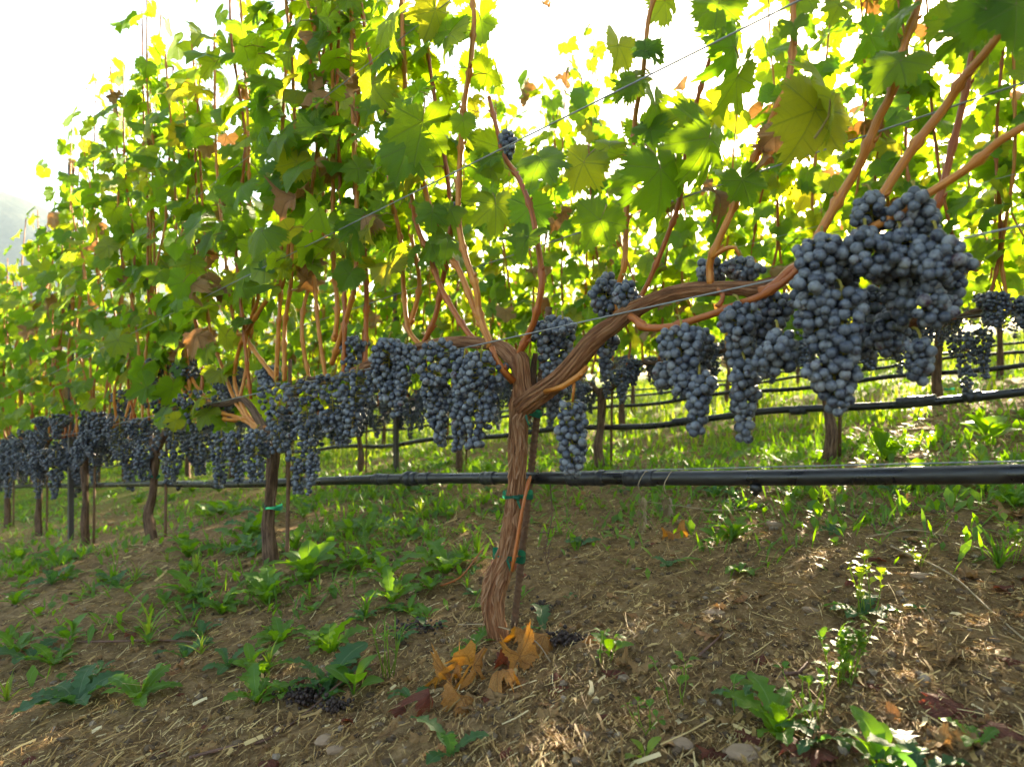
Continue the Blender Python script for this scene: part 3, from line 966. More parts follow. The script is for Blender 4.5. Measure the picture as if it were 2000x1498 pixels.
    canes = [
        # (points, half width px at the foot, material, leaf start, spacing, lateral)
        ([(1578, 514), (1594, 470), (1608, 444), (1650, 371), (1678, 322), (1716, 231), (1741, 185), (1765, 94), (1786, 31), (1800, -20), (1850, -190), (1880, -420)], 9.5, 'cane', .33, .09, .3, -.02),
        ([(1672, 470), (1681, 451), (1730, 371), (1790, 280), (1846, 210), (1881, 154), (1923, 105), (1990, 10), (2060, -120), (2120, -320)], 9.5, 'cane', .36, .09, .25, -.03),
        ([(1660, 480), (1688, 451), (1734, 430), (1804, 385), (1895, 325), (1947, 280), (2000, 248), (2120, 175), (2300, 10)], 9, 'cane', .48, .09, .4, -.05),
        ([(1489, 572), (1517, 554), (1545, 527), (1580, 512), (1620, 500), (1660, 480)], 10, 'cane_red', 9, .1, 0, -.02),
        ([(1232, 618), (1243, 626), (1262, 640), (1315, 638), (1352, 626), (1405, 609), (1450, 591), (1482, 580), (1530, 552), (1562, 523), (1590, 505)], 8, 'cane_red', 9, .1, 0, -.03),
        ([(1402, 600), (1412, 580), (1402, 565)], 5, 'cane_red', 9, .1, 0, -.02),
        ([(1388, 560), (1386, 520), (1389, 505), (1415, 444), (1429, 413), (1468, 322), (1485, 287), (1517, 210), (1541, 157), (1550, 70), (1549, 0), (1560, -120), (1590, -330)], 7.5, 'cane', .22, .085, .35, .0),
        ([(1389, 505), (1412, 488), (1436, 484), (1444, 500)], 4.5, 'cane', 9, .1, 0, .0),
        ([(1196, 640), (1203, 615), (1210, 552), (1220, 510), (1226, 364), (1238, 301), (1241, 227), (1255, 150), (1266, 42), (1276, 0), (1290, -90)], 6.2, 'cane', .30, .08, .35, .03),
        ([(1012, 695), (1031, 654), (1045, 622), (1058, 556), (1054, 500), (1049, 472), (1038, 413), (1014, 350), (986, 308), (975, 270), (955, 190)], 7, 'cane_red', .26, .08, .25, .0),
        ([(960, 678), (937, 615), (930, 563), (909, 500), (897, 444), (895, 385), (900, 290), (907, 203), (919, 126), (926, 35), (923, 0), (930, -120), (950, -300)], 7, 'cane', .32, .075, .55, -.01),
        ([(961, 678), (930, 612), (898, 531), (877, 500), (849, 434), (821, 336), (800, 250), (790, 140), (785, 30), (780, -140)], 6.8, 'cane', .30, .075, .6, .0),
        ([(937, 672), (909, 643), (863, 566), (839, 500), (814, 441), (800, 360), (775, 270), (740, 180), (720, 100), (700, -30)], 6.3, 'cane_red', .30, .075, .6, .02),
        ([(825, 684), (821, 675), (797, 640), (788, 559), (785, 500), (779, 448), (760, 360), (770, 250), (790, 170), (787, 20), (792, -140)], 5.5, 'cane', .28, .075, .6, .03),
        ([(799, 640), (818, 570), (816, 521), (800, 440), (806, 380)], 5, 'cane', .2, .075, .6, .05),
        ([(825, 674), (849, 622), (860, 570), (874, 500), (880, 430), (872, 330), (850, 200), (830, 60), (812, -100)], 5.5, 'cane_red', .26, .075, .6, .05),
        ([(713, 715), (713, 689), (715, 629), (715, 545), (705, 440), (690, 330), (700, 190), (690, 60), (680, -80)], 5.5, 'cane_red', .28, .07, .8, .04),
        ([(1224, 618), (1262, 560), (1300, 470), (1330, 380), (1345, 260), (1385, 120), (1430, -30), (1480, -200)], 5, 'cane_red', .30, .085, .35, .08),
        ([(1740, 622), (1780, 520), (1830, 400), (1870, 250), (1905, 80), (1960, -100)], 8, 'cane_red', .30, .085, .5, .10),
    ]
    frames = []
    tmb = MB()
    for lst, hw, mat, st, spc, lat, b in canes:
        pts = [R(p[0], p[1], b + 0.006 * math.sin(i * 1.3 + hw)) for i, p in enumerate(lst)]
        n = len(pts)
        rad = [hw * rowZ(lst[0][0], b) / F * (1 - 0.42 * i / n) for i in range(n)]
        o, path = cane_obj(v, base, pts, rad, M[mat], rng, 10, 0.008)
        def keep(J, st=st):
            # bare stretches of the shoots: fruit zone and the open gap right of the trunk
            a_, b_ = ab(J.x, J.y)
            if J.z < 0.70 and rng.random() < 0.9: return False
            if -0.27 < a_ < 0.07 and J.z > 0.98 and rng.random() < 0.92: return False
            if a_ < -0.45 and J.z < 0.92 and rng.random() < 0.8: return False
            return True
        frames += leaf_frames(path, rng, st, spc, 0.058 if lst[0][0] < 1100 else 0.044, lat * (1.5 if lst[0][0] < 1000 else 1.1), keep=keep)
        for (p, r, L) in path[::9]:
            if L > st and rng.random() < 0.20: tendril_mb(tmb, p, rng, rng.uniform(.06, .16))
    o = link('tendril', tmb.mesh('tendril', M['petiole'], origin=base), v); tag(o, kind='stuff')
    # leaves that stand out one by one: (junction px, tip px, offset across the row, facing yaw, pitch, dry?)
    hero = [
        ((1592, 215), (1545, 352), -.10, .25, .1, 0), ((1622, 195), (1598, 55), -.12, 1.15, .0, 0), ((1404, 8), (1382, 98), -.05, -.4, 0, 0),
        ((1432, 92), (1392, 185), .0, 1.0, .1, 0), ((1440, 150), (1388, 245), .0, 1.1, 0, 0), ((1385, 270), (1335, 395), -.03, .8, .1, 0),
        ((1758, 120), (1682, 190), -.04, -.5, .4, 0), ((1925, 20), (1905, 120), -.12, .2, .3, 0), ((1985, 10), (1965, 150), -.10, -.3, .2, 0), ((1862, 40), (1795, 90), -.03, .3, .5, 0),
        ((1700, 70), (1672, 140), .03, .6, .1, 0), ((1640, 10), (1610, 60), .02, 0, .5, 0), ((1450, 352), (1478, 425), -.02, .1, -.2, 0),
        ((1515, 262), (1475, 300), -.01, .3, .2, 1), ((1400, 378), (1440, 420), .0, .8, .2, 1), ((1490, 300), (1500, 345), .0, .8, .2, 1),
        ((825, 238), (800, 352), -.09, .35, .15, 0), ((800, 285), (752, 400), -.06, -.3, .1, 0), ((905, 236), (912, 282), -.08, .1, -.1, 0),
        ((728, 165), (700, 258), -.06, -.6, 0, 0), ((612, 225), (625, 275), -.05, .3, .2, 0), ((560, 352), (548, 440), -.06, .4, 0, 0), ((690, 430), (665, 490), -.05, -.2, 0, 0),
        ((968, 400), (972, 490), .04, .2, -.2, 0), ((1172, 430), (1130, 515), -.05, .2, .1, 0), ((1140, 318), (1105, 395), -.03, -.3, .1, 0),
        ((1208, 90), (1198, 165), .02, .7, 0, 0), ((1262, 100), (1322, 115), .0, .0, .3, 0), ((1228, 170), (1182, 205), -.02, .2, .3, 0), ((1240, 165), (1222, 215), -.03, -.2, 0, 0),
        ((1280, 205), (1292, 300), .02, .9, 0, 0), ((1290, 330), (1315, 458), .0, .35, 0, 0), ((1345, 220), (1320, 320), .06, .3, 0, 0),
        ((870, 60), (800, 75), -.03, .2, .3, 0), ((850, 20), (822, 98), -.06, .8, .0, 0), ((960, 330), (915, 300), .0, .2, .4, 0), ((760, 60), (775, 150), -.02, -.2, 0, 0),
        ((648, 322), (655, 365), -.02, .7, 0, 1), ((612, 500), (622, 545), -.03, .8, 0, 1), ((600, 545), (585, 590), -.03, .9, 0, 1), ((1100, 415), (1095, 445), .02, .8, 0, 1),
        ((1082, 436), (1075, 460), .05, .3, 0, 1), ((700, 330), (640, 320), -.02, 0, .3, 0), ((1190, 285), (1245, 262), .02, .2, .6, 0), ((1065, 10), (1078, 20), .02, .5, .3, 1),
    ]
    for k, (j, tp, b, yaw, pit, dry) in enumerate(hero):
        Zj = rowZ(j[0], b)
        J = W(j[0], j[1], Zj); Tt = W(tp[0], tp[1], Zj) - J
        sc = 0.66 * Tt.length * (1.0 + 0.12 * abs(yaw))
        Td = Tt.normalized() + Vector((0, 0.22 * math.sin(k * 2.1), 0))
        Nn = Vector((math.sin(yaw), -math.cos(yaw), pit + .15))
        Rm = frame(Td, Nn)
        add_leaf(v, base, Rm, J, sc, (DRY_HI if dry else LEAF_HI)[k % (8 if dry else 18)], 'dry_leaf' if dry else 'leaf')
    rng.shuffle(frames)
    for Rm, J, sc in frames[:285 - len(hero)]:
        d = rng.random() < .03
        add_leaf(v, base, Rm, J, sc, rng.choice(DRY_HI if d else LEAF_HI), 'dry_leaf' if d else 'leaf')
    if frames[285 - len(hero):]:
        tag(link('foliage', joined_leaves(frames[285 - len(hero):], base, rng), v), kind='stuff')
    print('near vine leaves', len(frames), len(hero))
    # bunches: px box, depth offset across row, style
    B = [
        (720, 657, 800, 790, -.06, 'cone'), (765, 668, 818, 812, -.05, 'cone'), (815, 660, 905, 760, -.06, 'ball'), (822, 740, 882, 872, -.06, 'cone'), (880, 690, 935, 880, -.05, 'cone'),
        (892, 684, 988, 872, -.07, 'cone'), (1042, 612, 1130, 735, .06, 'cone'), (1086, 780, 1150, 932, -.03, 'col'), (1060, 745, 1104, 815, .05, 'cone'),
        (1155, 530, 1215, 620, .03, 'ball'), (1195, 545, 1252, 606, .0, 'ball'), (1155, 640, 1206, 740, .04, 'cone'),
        (1288, 627, 1372, 770, -.07, 'cone'), (1277, 700, 1330, 762, -.05, 'ball'), (1330, 720, 1402, 848, -.07, 'cone'),
        (1398, 588, 1488, 740, -.04, 'cone'), (1422, 700, 1486, 862, -.05, 'cone'), (1356, 502, 1420, 556, .05, 'ball'), (1412, 498, 1484, 552, .06, 'ball'),
        (1476, 640, 1562, 735, -.10, 'ball'), (1550, 455, 1660, 560, -.09, 'ball'), (1535, 520, 1640, 690, -.10, 'cone'), (1600, 560, 1688, 720, -.10, 'col'), (1575, 690, 1680, 812, -.10, 'cone'),
        (1660, 372, 1740, 455, -.05, 'ball'), (1735, 366, 1836, 470, -.04, 'ball'), (1640, 440, 1740, 545, -.08, 'ball'), (1715, 440, 1800, 545, -.06, 'ball'), (1785, 445, 1870, 565, -.06, 'ball'),
        (1715, 520, 1800, 640, -.03, 'cone'), (1780, 545, 1856, 642, -.05, 'ball'), (1764, 655, 1830, 752, -.05, 'cone'), (1672, 555, 1738, 700, .04, 'cone'), (1858, 490, 1902, 540, -.04, 'ball'),
        (1480, 560, 1545, 650, .03, 'ball'), (1450, 610, 1520, 740, .05, 'cone'), (1590, 470, 1680, 600, -.03, 'ball'), (1620, 640, 1690, 740, .02, 'cone'), (1700, 600, 1770, 700, .0, 'ball'), (1830, 480, 1890, 600, .02, 'cone'), (1745, 400, 1820, 520, .0, 'ball'), (1330, 640, 1400, 760, .03, 'cone'), (973, 250, 1007, 312, .0, 'ball'), (1076, 618, 1122, 660, .02, 'ball'), (660, 655, 725, 735, .03, 'cone'), (650, 720, 745, 850, -.04, 'cone'), (868, 392, 892, 425, -.01, 'ball'),
    ]
    for k, (x0, y0, x1, y1, b, st) in enumerate(B):
        cx = (x0 + x1) / 2; Z = rowZ(cx, b)
        top = W(cx, y0, Z)
        L = (y1 - y0) * Z / F * 1.04; Rm = (x1 - x0) / 2 * Z / F * 1.13
        grape_bunch(v, base, top, L, Rm, 500 + k, st, nmax=min(150, int(16 + 15000 * L * Rm)), hang=(rng.uniform(-.006, .006), .012, .010))
    return v, base
near_vine()

# ------------------------------------------------------------------ the other vines
def vine_wood_and_frames(t, b, seed, base, v, sides, ncanes, spacing, size, lateral, top=2.3, fruit=0.32, traced=None, bark='bark_dark', wire=None, zlow=0.0, hscale=None, cstep=.02, arm=(1, 1)):
    """builds trunk, arms, canes as parts; returns leaf frames and fruit positions"""
    rng = random.Random(seed)
    a0 = t * SP
    wh = (0.599 - 0.109 * a0 + (0.095 * b)) if wire is None else wire       # height of the fruiting wire here
    lean = rng.uniform(-.03, .03) if not traced else .03
    P = lambda a, bb, z: Vector((*xy(a, bb), z))
    g = base.z
    crown = wh - rng.uniform(0.10, 0.17) - (.05 if traced else 0)
    r0 = rng.uniform(.017, .021)
    pts = [P(a0, b, g - 0.04), P(a0 + lean, b + rng.uniform(-.015, .015), g + 0.10), P(a0 + lean * .4, b, g + (crown - g) * .55), P(a0 - lean * .5, b, crown), P(a0 - lean * .3, b, crown + .03)]
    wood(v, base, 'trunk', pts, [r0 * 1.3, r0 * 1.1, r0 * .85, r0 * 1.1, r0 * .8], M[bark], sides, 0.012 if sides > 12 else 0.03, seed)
    starts = []
    for s in (-1, 1):
        ln = SP * 0.47 * arm[0 if s < 0 else 1]
        pp = [P(a0 - lean * .5, b, crown)]
        for k in range(1, 6):
            f = k / 5
            pp.append(P(a0 + s * ln * f, b + rng.uniform(-.015, .015), crown + (wh - 0.109 * s * ln * f - crown) * min(1, f * 2.6) + rng.uniform(-.01, .012)))
        wood(v, base, 'cordon_arm', pp, [r0 * .85, r0 * .7, r0 * .62, r0 * .55, r0 * .48, r0 * .38], M[bark], max(8, sides // 2), 0.015 if sides > 12 else 0.04, seed + s)
        starts += [(s, f) for f in np.linspace(0.12, 1.0, ncanes // 2)]
    frames = []; fruit_pos = []
    for (s, f) in starts:
        ac = a0 + s * SP * 0.47 * f * arm[0 if s < 0 else 1]
        zc = wh - 0.109 * s * SP * .47 * f
        if traced is None or rng.random() < .5:
            L_ = (top - 0.109 * (ac)) - zc + rng.uniform(-.28, .22) + (hscale(ac) if hscale else 0)
            dr = rng.uniform(-.16, .16); bb = rng.uniform(-.05, .05); db = rng.uniform(-.06, .06)
            pts = [P(ac, b, zc - .01)]
            for q in (.12, .3, .5, .72, 1.0):
                pts.append(P(ac + dr * q + rng.uniform(-.025, .025), b + bb * min(1, q * 3) + db * q + rng.uniform(-.03, .03), zc + L_ * q))
            o, path = cane_obj(v, base, pts, [.0058, .0055, .005, .0045, .0038, .0025], M['cane' if rng.random() < .5 else 'cane_red'], rng, 7 if sides > 12 else 5, cstep)
            frames += leaf_frames(path, rng, rng.uniform(.10, .22) + zlow, spacing, size, lateral)
        fruit_pos.append((ac, b, zc))
    return frames, fruit_pos, wh, rng

def traced_canes(v, base, lst, frames, rng):
    for pl in lst:
        pts = [R(x, y, 0.0) for (x, y) in pl]
        last = pts[-1]
        up = (pts[-1] - pts[-2]).normalized() * .3 + Vector((0, 0, .8))
        ht = max(.1, 2.0 - 0.1 * 2 - last.z)
        pts += [last + up.normalized() * ht * .5, last + up.normalized() * ht + Vector((rng.uniform(-.05, .05), 0, 0))]
        n = len(pts)
        o, path = cane_obj(v, base, pts, [.0072 * (1 - .5 * i / n) for i in range(n)], M['cane'], rng, 8, .012)
        frames += leaf_frames(path, rng, .34, .075, .066, .9)

TR2 = [
    [(648, 712), (681, 605), (695, 535), (696, 360), (690, 262)], [(653, 668), (659, 605), (652, 521), (650, 430)], [(518, 836), (486, 815), (458, 745), (469, 675), (493, 615), (504, 570), (490, 450)],
    [(514, 850), (486, 818), (448, 820), (402, 804), (350, 731), (325, 668), (310, 619), (304, 563)], [(512, 846), (480, 822), (455, 812), (427, 801), (378, 745), (360, 675), (350, 605), (346, 560)], [(510, 842), (478, 810), (458, 780), (434, 717), (420, 675), (405, 600)],
    [(556, 745), (556, 640), (567, 563), (570, 500)], [(539, 745), (544, 640), (548, 560)], [(539, 740), (500, 690), (478, 655), (455, 620)], [(469, 675), (505, 610), (540, 560), (556, 535)],
]
ROW1 = {
    -1: ('first-row vine whose large leaves hang in from the top corner above the biggest fruit', 'hi'),
    1: ('vine just downhill of the big forked one, with low curving shoots and broad fruit clusters', 'hi'),
    2: ('third visible vine downhill in the first row, slender trunk, fruit high on its shoots', 'mid'),
    3: ('first-row vine with a thin trunk just uphill of the dark steel post', 'mid'),
    4: ('first-row vine with a thin trunk just downhill past the dark steel post', 'mid'),
    5: ('blurred first-row vine at the picture edge, second trunk past the steel post', 'mid'),
    6: ('small distant vine near the downhill end of the first row under bright foliage', 'mid'),
}
ntri = 0
for t, (label, lev) in ROW1.items():
    base = base_of(t)
    v = empty('grapevine', base, label, 'grapevine', 'grapevines of the nearest row')
    sides = 28 if t == 1 else 14
    tr = TR2 if t == 1 else None
    fr, fp, wh, rng = vine_wood_and_frames(t, 0.0, 900 + t, base, v, sides, 12, .076, {1: .063, 2: .063, -1: .046}.get(t, .059), .78, top=(2.06 if t < 4 else 1.84) if t > 0 else 2.0, traced=tr, zlow={-1: .1, 1: .20, 2: .10}.get(t, .04), arm=(1, .25) if t == -1 else (1, 1), bark='bark_dark', cstep=.015 if t < 3 else .03)
    if tr: traced_canes(v, base, tr, fr, rng)
    if t == -1: fr = [q for q in fr if q[1].z > 0.95]
    rng.shuffle(fr)
    meshes = LEAF_HI if t in (-1, 1) else LEAF_MID
    for Rm, J, sc in fr[:296]:
        d = rng.random() < .035
        add_leaf(v, base, Rm, J, sc, rng.choice(DRY_HI if d else meshes), 'dry_leaf' if d else 'leaf')
    rest = fr[296:]
    if rest:
        o = link('foliage', joined_leaves(rest, base, rng), v); tag(o, kind='stuff')
    print('row1', t, len(fr))
    # fruit
    if t == 1:
        B2 = [(500, 742, 576, 880, -.085, 'cone'), (556, 740, 640, 870, -.07, 'cone'), (600, 728, 696, 862, -.04, 'cone'), (563, 830, 628, 962, -.05, 'cone'), (410, 840, 455, 948, -.03, 'cone'), (440, 838, 482, 940, -.03, 'cone'),
              (474, 836, 530, 938, -.085, 'cone'), (640, 800, 700, 870, -.02, 'cone'), (505, 712, 545, 760, .03, 'ball'), (428, 710, 478, 790, .05, 'cone'), (600, 880, 625, 965, -.05, 'cone'), (545, 812, 580, 880, .0, 'cone'), (690, 760, 730, 850, .05, 'cone')]
        for k, (x0, y0, x1, y1, b, st) in enumerate(B2):
            cx = (x0 + x1) / 2; Z = rowZ(cx, b)
            grape_bunch(v, base, W(cx, y0, Z), (y1 - y0) * Z / F * 1.05, (x1 - x0) / 2 * Z / F * 1.25, 700 + k, st, nmax=105, level='mid', hang=(0, .02, .008))
    elif t == 2:
        B3 = [(280, 696, 340, 745, 0), (335, 698, 395, 748, 0), (283, 741, 325, 782, 0), (350, 759, 423, 905, -.02), (306, 832, 372, 945, -.04), (205, 811, 262, 900, -.02), (255, 815, 300, 880, -.02), (360, 850, 410, 930, .04), (395, 770, 455, 880, .02), (300, 775, 360, 850, -.02), (215, 760, 262, 830, .03), (262, 870, 305, 940, -.03), (420, 720, 470, 800, .04)]
        for k, (x0, y0, x1, y1, b) in enumerate(B3):
            cx = (x0 + x1) / 2; Z = rowZ(cx, b)
            m = joined_bunch(720 + k, (y1 - y0) * Z / F, (x1 - x0) / 2 * Z / F * 1.3, ICO2, 150, 'cone' if y1 - y0 > 60 else 'ball')
            add_bunch(v, base, W(cx, y0, Z), m, 0)
    else:
        for (ac, b, zc) in fp:
            for q in range(2):
                if t == -1 or rng.random() < .12: continue
                add_bunch(v, base, Vector((*xy(ac + rng.uniform(-.05, .05), b + rng.choice([-1, 1]) * rng.uniform(.03, .08)), zc - rng.uniform(-.13, .12))), rng.choice(BUNCH_MID), rng.uniform(0, 6), rng.uniform(.95, 1.45))

# rows behind: five different vines, copied along the rows
def pipe_h(a, b):
    """height of the drip hose over the datum, following the slope"""
    h = 0.315 - 0.109 * 150 * math.tanh(a / 150.0)
    if b <= 1.65: return h + 0.101 * b / 1.65
    return h + 0.101 + 0.155 * 90 * math.tanh((b - 1.65) / 1.65 / 90)
ROW2LABEL = {
    -1: 'second-row vine uphill beyond the biggest clusters at the picture edge',
    0: 'second-row vine on a thick mounded trunk, directly under the nearest big blue-grey cluster',
    1: 'second-row vine with a leaning dark trunk just uphill of the rebar stake',
    2: 'second-row vine seen in the gap under the middle fruit clusters, thin dark trunk',
    3: 'second-row vine, a thin dark trunk behind the fruit between the first two near trunks',
}
def row2_dip(a):
    return -0.62 * math.exp(-((a - 0.62) / 0.42) ** 2)
for t in range(-1, 5):
    tt = t
    b = 1.65
    base = base_of(tt, b)
    v = empty('grapevine', base, ROW2LABEL.get(t, 'second-row vine mostly hidden behind the first row, only its thin trunk showing below'), 'grapevine', 'grapevines of the second row')
    fr, fp, wh, rng = vine_wood_and_frames(tt, b, 950 + t, base, v, 16, 12, .070, 0.064, .95, top=2.12 + .19, bark='bark_dark', wire=pipe_h(tt * SP, b) + .27, hscale=row2_dip, cstep=.02)
    rng.shuffle(fr)
    for Rm, J, sc in fr[:296]:
        d = rng.random() < .03
        add_leaf(v, base, Rm, J, sc, rng.choice(DRY_HI if d else LEAF_MID), 'dry_leaf' if d else 'leaf')
    if fr[296:]:
        o = link('foliage', joined_leaves(fr[296:], base, rng), v); tag(o, kind='stuff')
    print('row2', t, len(fr))
    for (ac, b_, zc) in fp:
        for q in range(2):
            add_bunch(v, base, Vector((*xy(ac + rng.uniform(-.05, .05), b_ + rng.choice([-1, 1]) * rng.uniform(.03, .08)), zc - rng.uniform(-.06, .06))), rng.choice(BUNCH_MID), rng.uniform(0, 6), rng.uniform(.85, 1.15))

class Proto:
    pass
def far_proto(seed):
    """a whole vine at the origin with joined foliage; rows run along local X"""
    rng = random.Random(seed)
    pr = Proto()
    wh = 0.56
    mb = MB()
    r0 = rng.uniform(.02, .026)
    tube(mb, smooth_path([(0, 0, -.06), (rng.uniform(-.03, .03), 0, .12), (rng.uniform(-.02, .02), 0, .3), (0, 0, wh - .12)], [r0 * 1.3, r0, r0 * .85, r0], .05), 9, disp=bark_disp(seed, .12))
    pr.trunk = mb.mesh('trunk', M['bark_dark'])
    mb = MB()
    for s in (-1, 1):
        tube(mb, smooth_path([(0, 0, wh - .13), (s * .15, .01, wh - .03), (s * .49, -.01, wh)], [r0 * .8, r0 * .6, r0 * .4], .06), 7)
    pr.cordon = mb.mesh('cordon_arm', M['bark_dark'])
    mb = MB(); frames = []; pr.fruit = []
    aE = Vector((E[0], E[1], 0)); bN = Vector((N[0], N[1], 0))
    for k in range(9):
        x = -.48 + .96 * (k + rng.random() * .6) / 9
        L_ = rng.uniform(1.15, 1.65)
        pts = [Vector((x, 0, wh))] + [Vector((x + rng.uniform(-.06, .06), rng.uniform(-.07, .07), wh + L_ * q)) for q in (.15, .4, .7, 1)]
        path = smooth_path(pts, [.0055, .005, .0045, .004, .003], .05)
        tube(mb, path, 4, cap=False)
        # leaf frames are made in row axes, then turned into the local ones
        fr = leaf_frames(path, rng, rng.uniform(.04, .16), .070, .064, 1.0)
        frames += fr
        for q in range(2):
            pr.fruit.append((Vector((x + rng.uniform(-.05, .05), rng.choice([-1, 1]) * rng.uniform(.02, .08), wh - rng.uniform(-.04, .07))), rng.choice(BUNCH_LO), rng.uniform(0, 6), rng.uniform(.85, 1.2)))
    pr.canes = mb.mesh('canes', M['cane_red'])
    # turn the orientation (made with world row axes) into local: rotate by -angle of row
    an = math.atan2(E[1], E[0])
    Rz = Matrix.Rotation(-an, 3, 'Z')
    frames = [(Rz @ Rm, J, sc) for (Rm, J, sc) in frames]
    pr.leaf = joined_leaves(frames, (0, 0, 0), rng)
    pr.n = len(frames)
    return pr
PR = [far_proto(1200 + i) for i in range(6)]
print('far leaves', [p.n for p in PR])
def far_vine(pr, loc, rz, label, group, fruit=True, wood_=True, sc=1.0):
    v = empty('grapevine', loc, label, 'grapevine', group)
    v.rotation_euler = (0, 0, rz); v.scale = (1, 1, sc)
    if wood_:
        link('trunk', pr.trunk, v); link('cordon_arm', pr.cordon, v)
    tag(link('cane', pr.canes, v), kind='stuff'); tag(link('foliage', pr.leaf, v), kind='stuff')
    if fruit:
        for (p, m, r, s) in pr.fruit:
            o = bpy.data.objects.new('grape_bunch', m); COL.objects.link(o); o.parent = v; o.location = p; o.rotation_euler = (0, 0, r); o.scale = (s, s, s)
    return v
ANG = math.atan2(E[1], E[0])
rr = random.Random(5)
def fill_row(b, t0, t1, label, group, fruit=True, skip=()):
    for t in range(t0, t1):
        if t in skip: continue
        a = (t + (0.37 * round(b / 1.65)) % 1 * 0) * SP
        x, y = xy(a, b)
        z = float(gz(x, y, True))
        far_vine(rr.choice(PR), Vector((x, y, z)), ANG + (math.pi if rr.random() < .5 else 0), label, group, fruit, sc=rr.uniform(.93, 1.06))
fill_row(0.0, 7, 12, 'tiny far vine at the downhill end of the first row, part of its leafy tail', 'far vines of the first row')
fill_row(1.65, 5, 18, 'far second-row vine downhill, dark trunk and leafy top behind the first row', 'far vines of the second row')
fill_row(1.65, -4, -1, 'second-row vine just beyond the picture edge uphill', 'uphill vines of the second row')
fill_row(3.30, -4, 17, 'third-row vine seen through the gaps, dark trunk under backlit leaves', 'vines of the third row')
fill_row(4.95, -4, 17, 'fourth-row vine seen through the gaps, thin trunk under bright backlit leaves', 'vines of the fourth row')
fill_row(6.60, -4, 18, 'fifth-row vine seen through the gaps, small and bright in backlight', 'vines of the fifth row', False, skip=(-4, -2, 1, 4, 7))
fill_row(8.25, -3, 16, 'far vine of the sixth row, a bright blur of leaves between nearer vines', 'vines of the rows far behind', False, skip=(-2, 0, 1, 3, 5, 6, 8, 11))

def far_block():
    """the vineyard going on up the slope, too far to tell one vine from the next"""
    rng = random.Random(99)
    for b, dens in ((13.2, 1.0), (16.5, .8), (21.5, .7), (28.0, .6)):
        fr = []
        n = int(3600 * dens)
        big = 1 + (b - 10) * .05
        for _ in range(n):
            a = rng.uniform(-b * 1.0 - 4, b * 1.9 + 6)
            hz = .35 + 1.75 * rng.random() ** .85 + .12 * math.sin(a * 6)
            x, y = xy(a, b + rng.uniform(-.25, .25))
            J = Vector((x, y, float(_gz(x, y)) - _z0 + hz))
            T = Vector((rng.uniform(-.7, .7), rng.uniform(-.7, .7), -rng.uniform(.2, 1)))
            Nn = Vector((rng.uniform(-1, 1), rng.uniform(-1, 1), rng.uniform(0, .8)))
            fr.append((frame(T, Nn), J, .105 * big * rng.uniform(.7, 1.2)))
        o0 = (*xy(0, b), 0)
        o = link('distant_vines', joined_leaves(fr, o0, rng, 'distant_vines')); o.location = o0
        tag(o, kind='stuff')
far_block()

# ------------------------------------------------------------------ trellis: hoses, wires, stakes, ties
def line_pts(b, z_at0, a0, a1, n=14, sag=0.0, follow=None):
    out = []
    for i in range(n + 1):
        a = a0 + (a1 - a0) * i / n
        x, y = xy(a, b)
        z = follow(a) if follow else z_at0 - 0.109 * 150 * math.tanh(a / 150.0)
        out.append(Vector((x, y, z)))
    return out

def hose(b, rowb, label, rad, a0, a1, wraps, sides=20):
    f = lambda a: pipe_h(a, rowb)
    mid = (a0 + a1) / 2
    base = Vector((*xy(mid, b), f(mid)))
    h = empty('drip_hose', base, label, 'drip hose', 'drip hoses of the rows')
    mb = MB()
    n = int((a1 - a0) / .25)
    pts = []
    for i in range(n + 1):
        a = a0 + (a1 - a0) * i / n
        pts.append(Vector((*xy(a, b + 0.004 * math.sin(a * 2.3)), f(a) + 0.004 * math.sin(a * 3.1 + b * 5) + (0.010 * math.sin(a * 6.04) if rowb > 1 else 0))))
    tube(mb, smooth_path(pts, [rad] * len(pts), .02 if rowb < 1 else .06), sides)
    link('tube', mb.mesh('tube', M['hose'], origin=base), h)
    for (a, ln, kind) in wraps:
        mb = MB()
        d = Vector((E[0], E[1], -0.109)).normalized()
        c = Vector((*xy(a, b + 0.004 * math.sin(a * 2.3)), f(a) + 0.004 * math.sin(a * 3.1 + b * 5)))
        rw = random.Random(int(a * 1000) + 5)
        if kind == 'wrap':
            q = max(4, int(ln / .0035)); P_ = []; r_ = []
            for i in range(q + 1):
                s = -ln / 2 + ln * i / q
                P_.append(c + d * s); r_.append(rad * (1.10 + .10 * rw.random() + (.12 if rw.random() < .15 else 0)))
            P_ = [P_[0]] + P_ + [P_[-1]]
            pth = []; L = 0
            for i, p in enumerate(P_):
                rr_ = rad * 1.0 if i in (0, len(P_) - 1) else r_[i - 1]
                if i == len(P_) - 1: p = p + d * 0.0005
                if i == 0: p = p - d * 0.0005
                pth.append((p, rr_, L)); L += .003
            tube(mb, pth, sides)
            link('tape_wrap', mb.mesh('tape_wrap', M['tape'], origin=base), h)
        elif kind == 'coupling':
            pth = []; L = 0
            for s, k_ in ((-.55, 1.0), (-.5, 1.35), (-.2, 1.35), (-.17, 1.2), (.0, 1.2), (.02, 1.5), (.28, 1.5), (.3, 1.3), (.5, 1.25), (.52, 1.0)):
                pth.append((c + d * s * ln, rad * k_, L)); L += .01
            tube(mb, pth, sides)
            link('coupling', mb.mesh('coupling', M['tape'], origin=base), h)
        else:  # emitter hanging under the hose
            pth = [(c + Vector((0, 0, -rad * .8)), .007, 0), (c + Vector((0, 0, -rad * 1.0)), .009, .01), (c + Vector((0, 0, -rad * 1.7)), .009, .02), (c + Vector((0, 0, -rad * 1.75)), .006, .021), (c + Vector((0, 0, -rad * 2.3)), .0035, .03)]
            tube(mb, pth, 12)
            link('emitter', mb.mesh('emitter', M['tape'], origin=base), h)
    return h

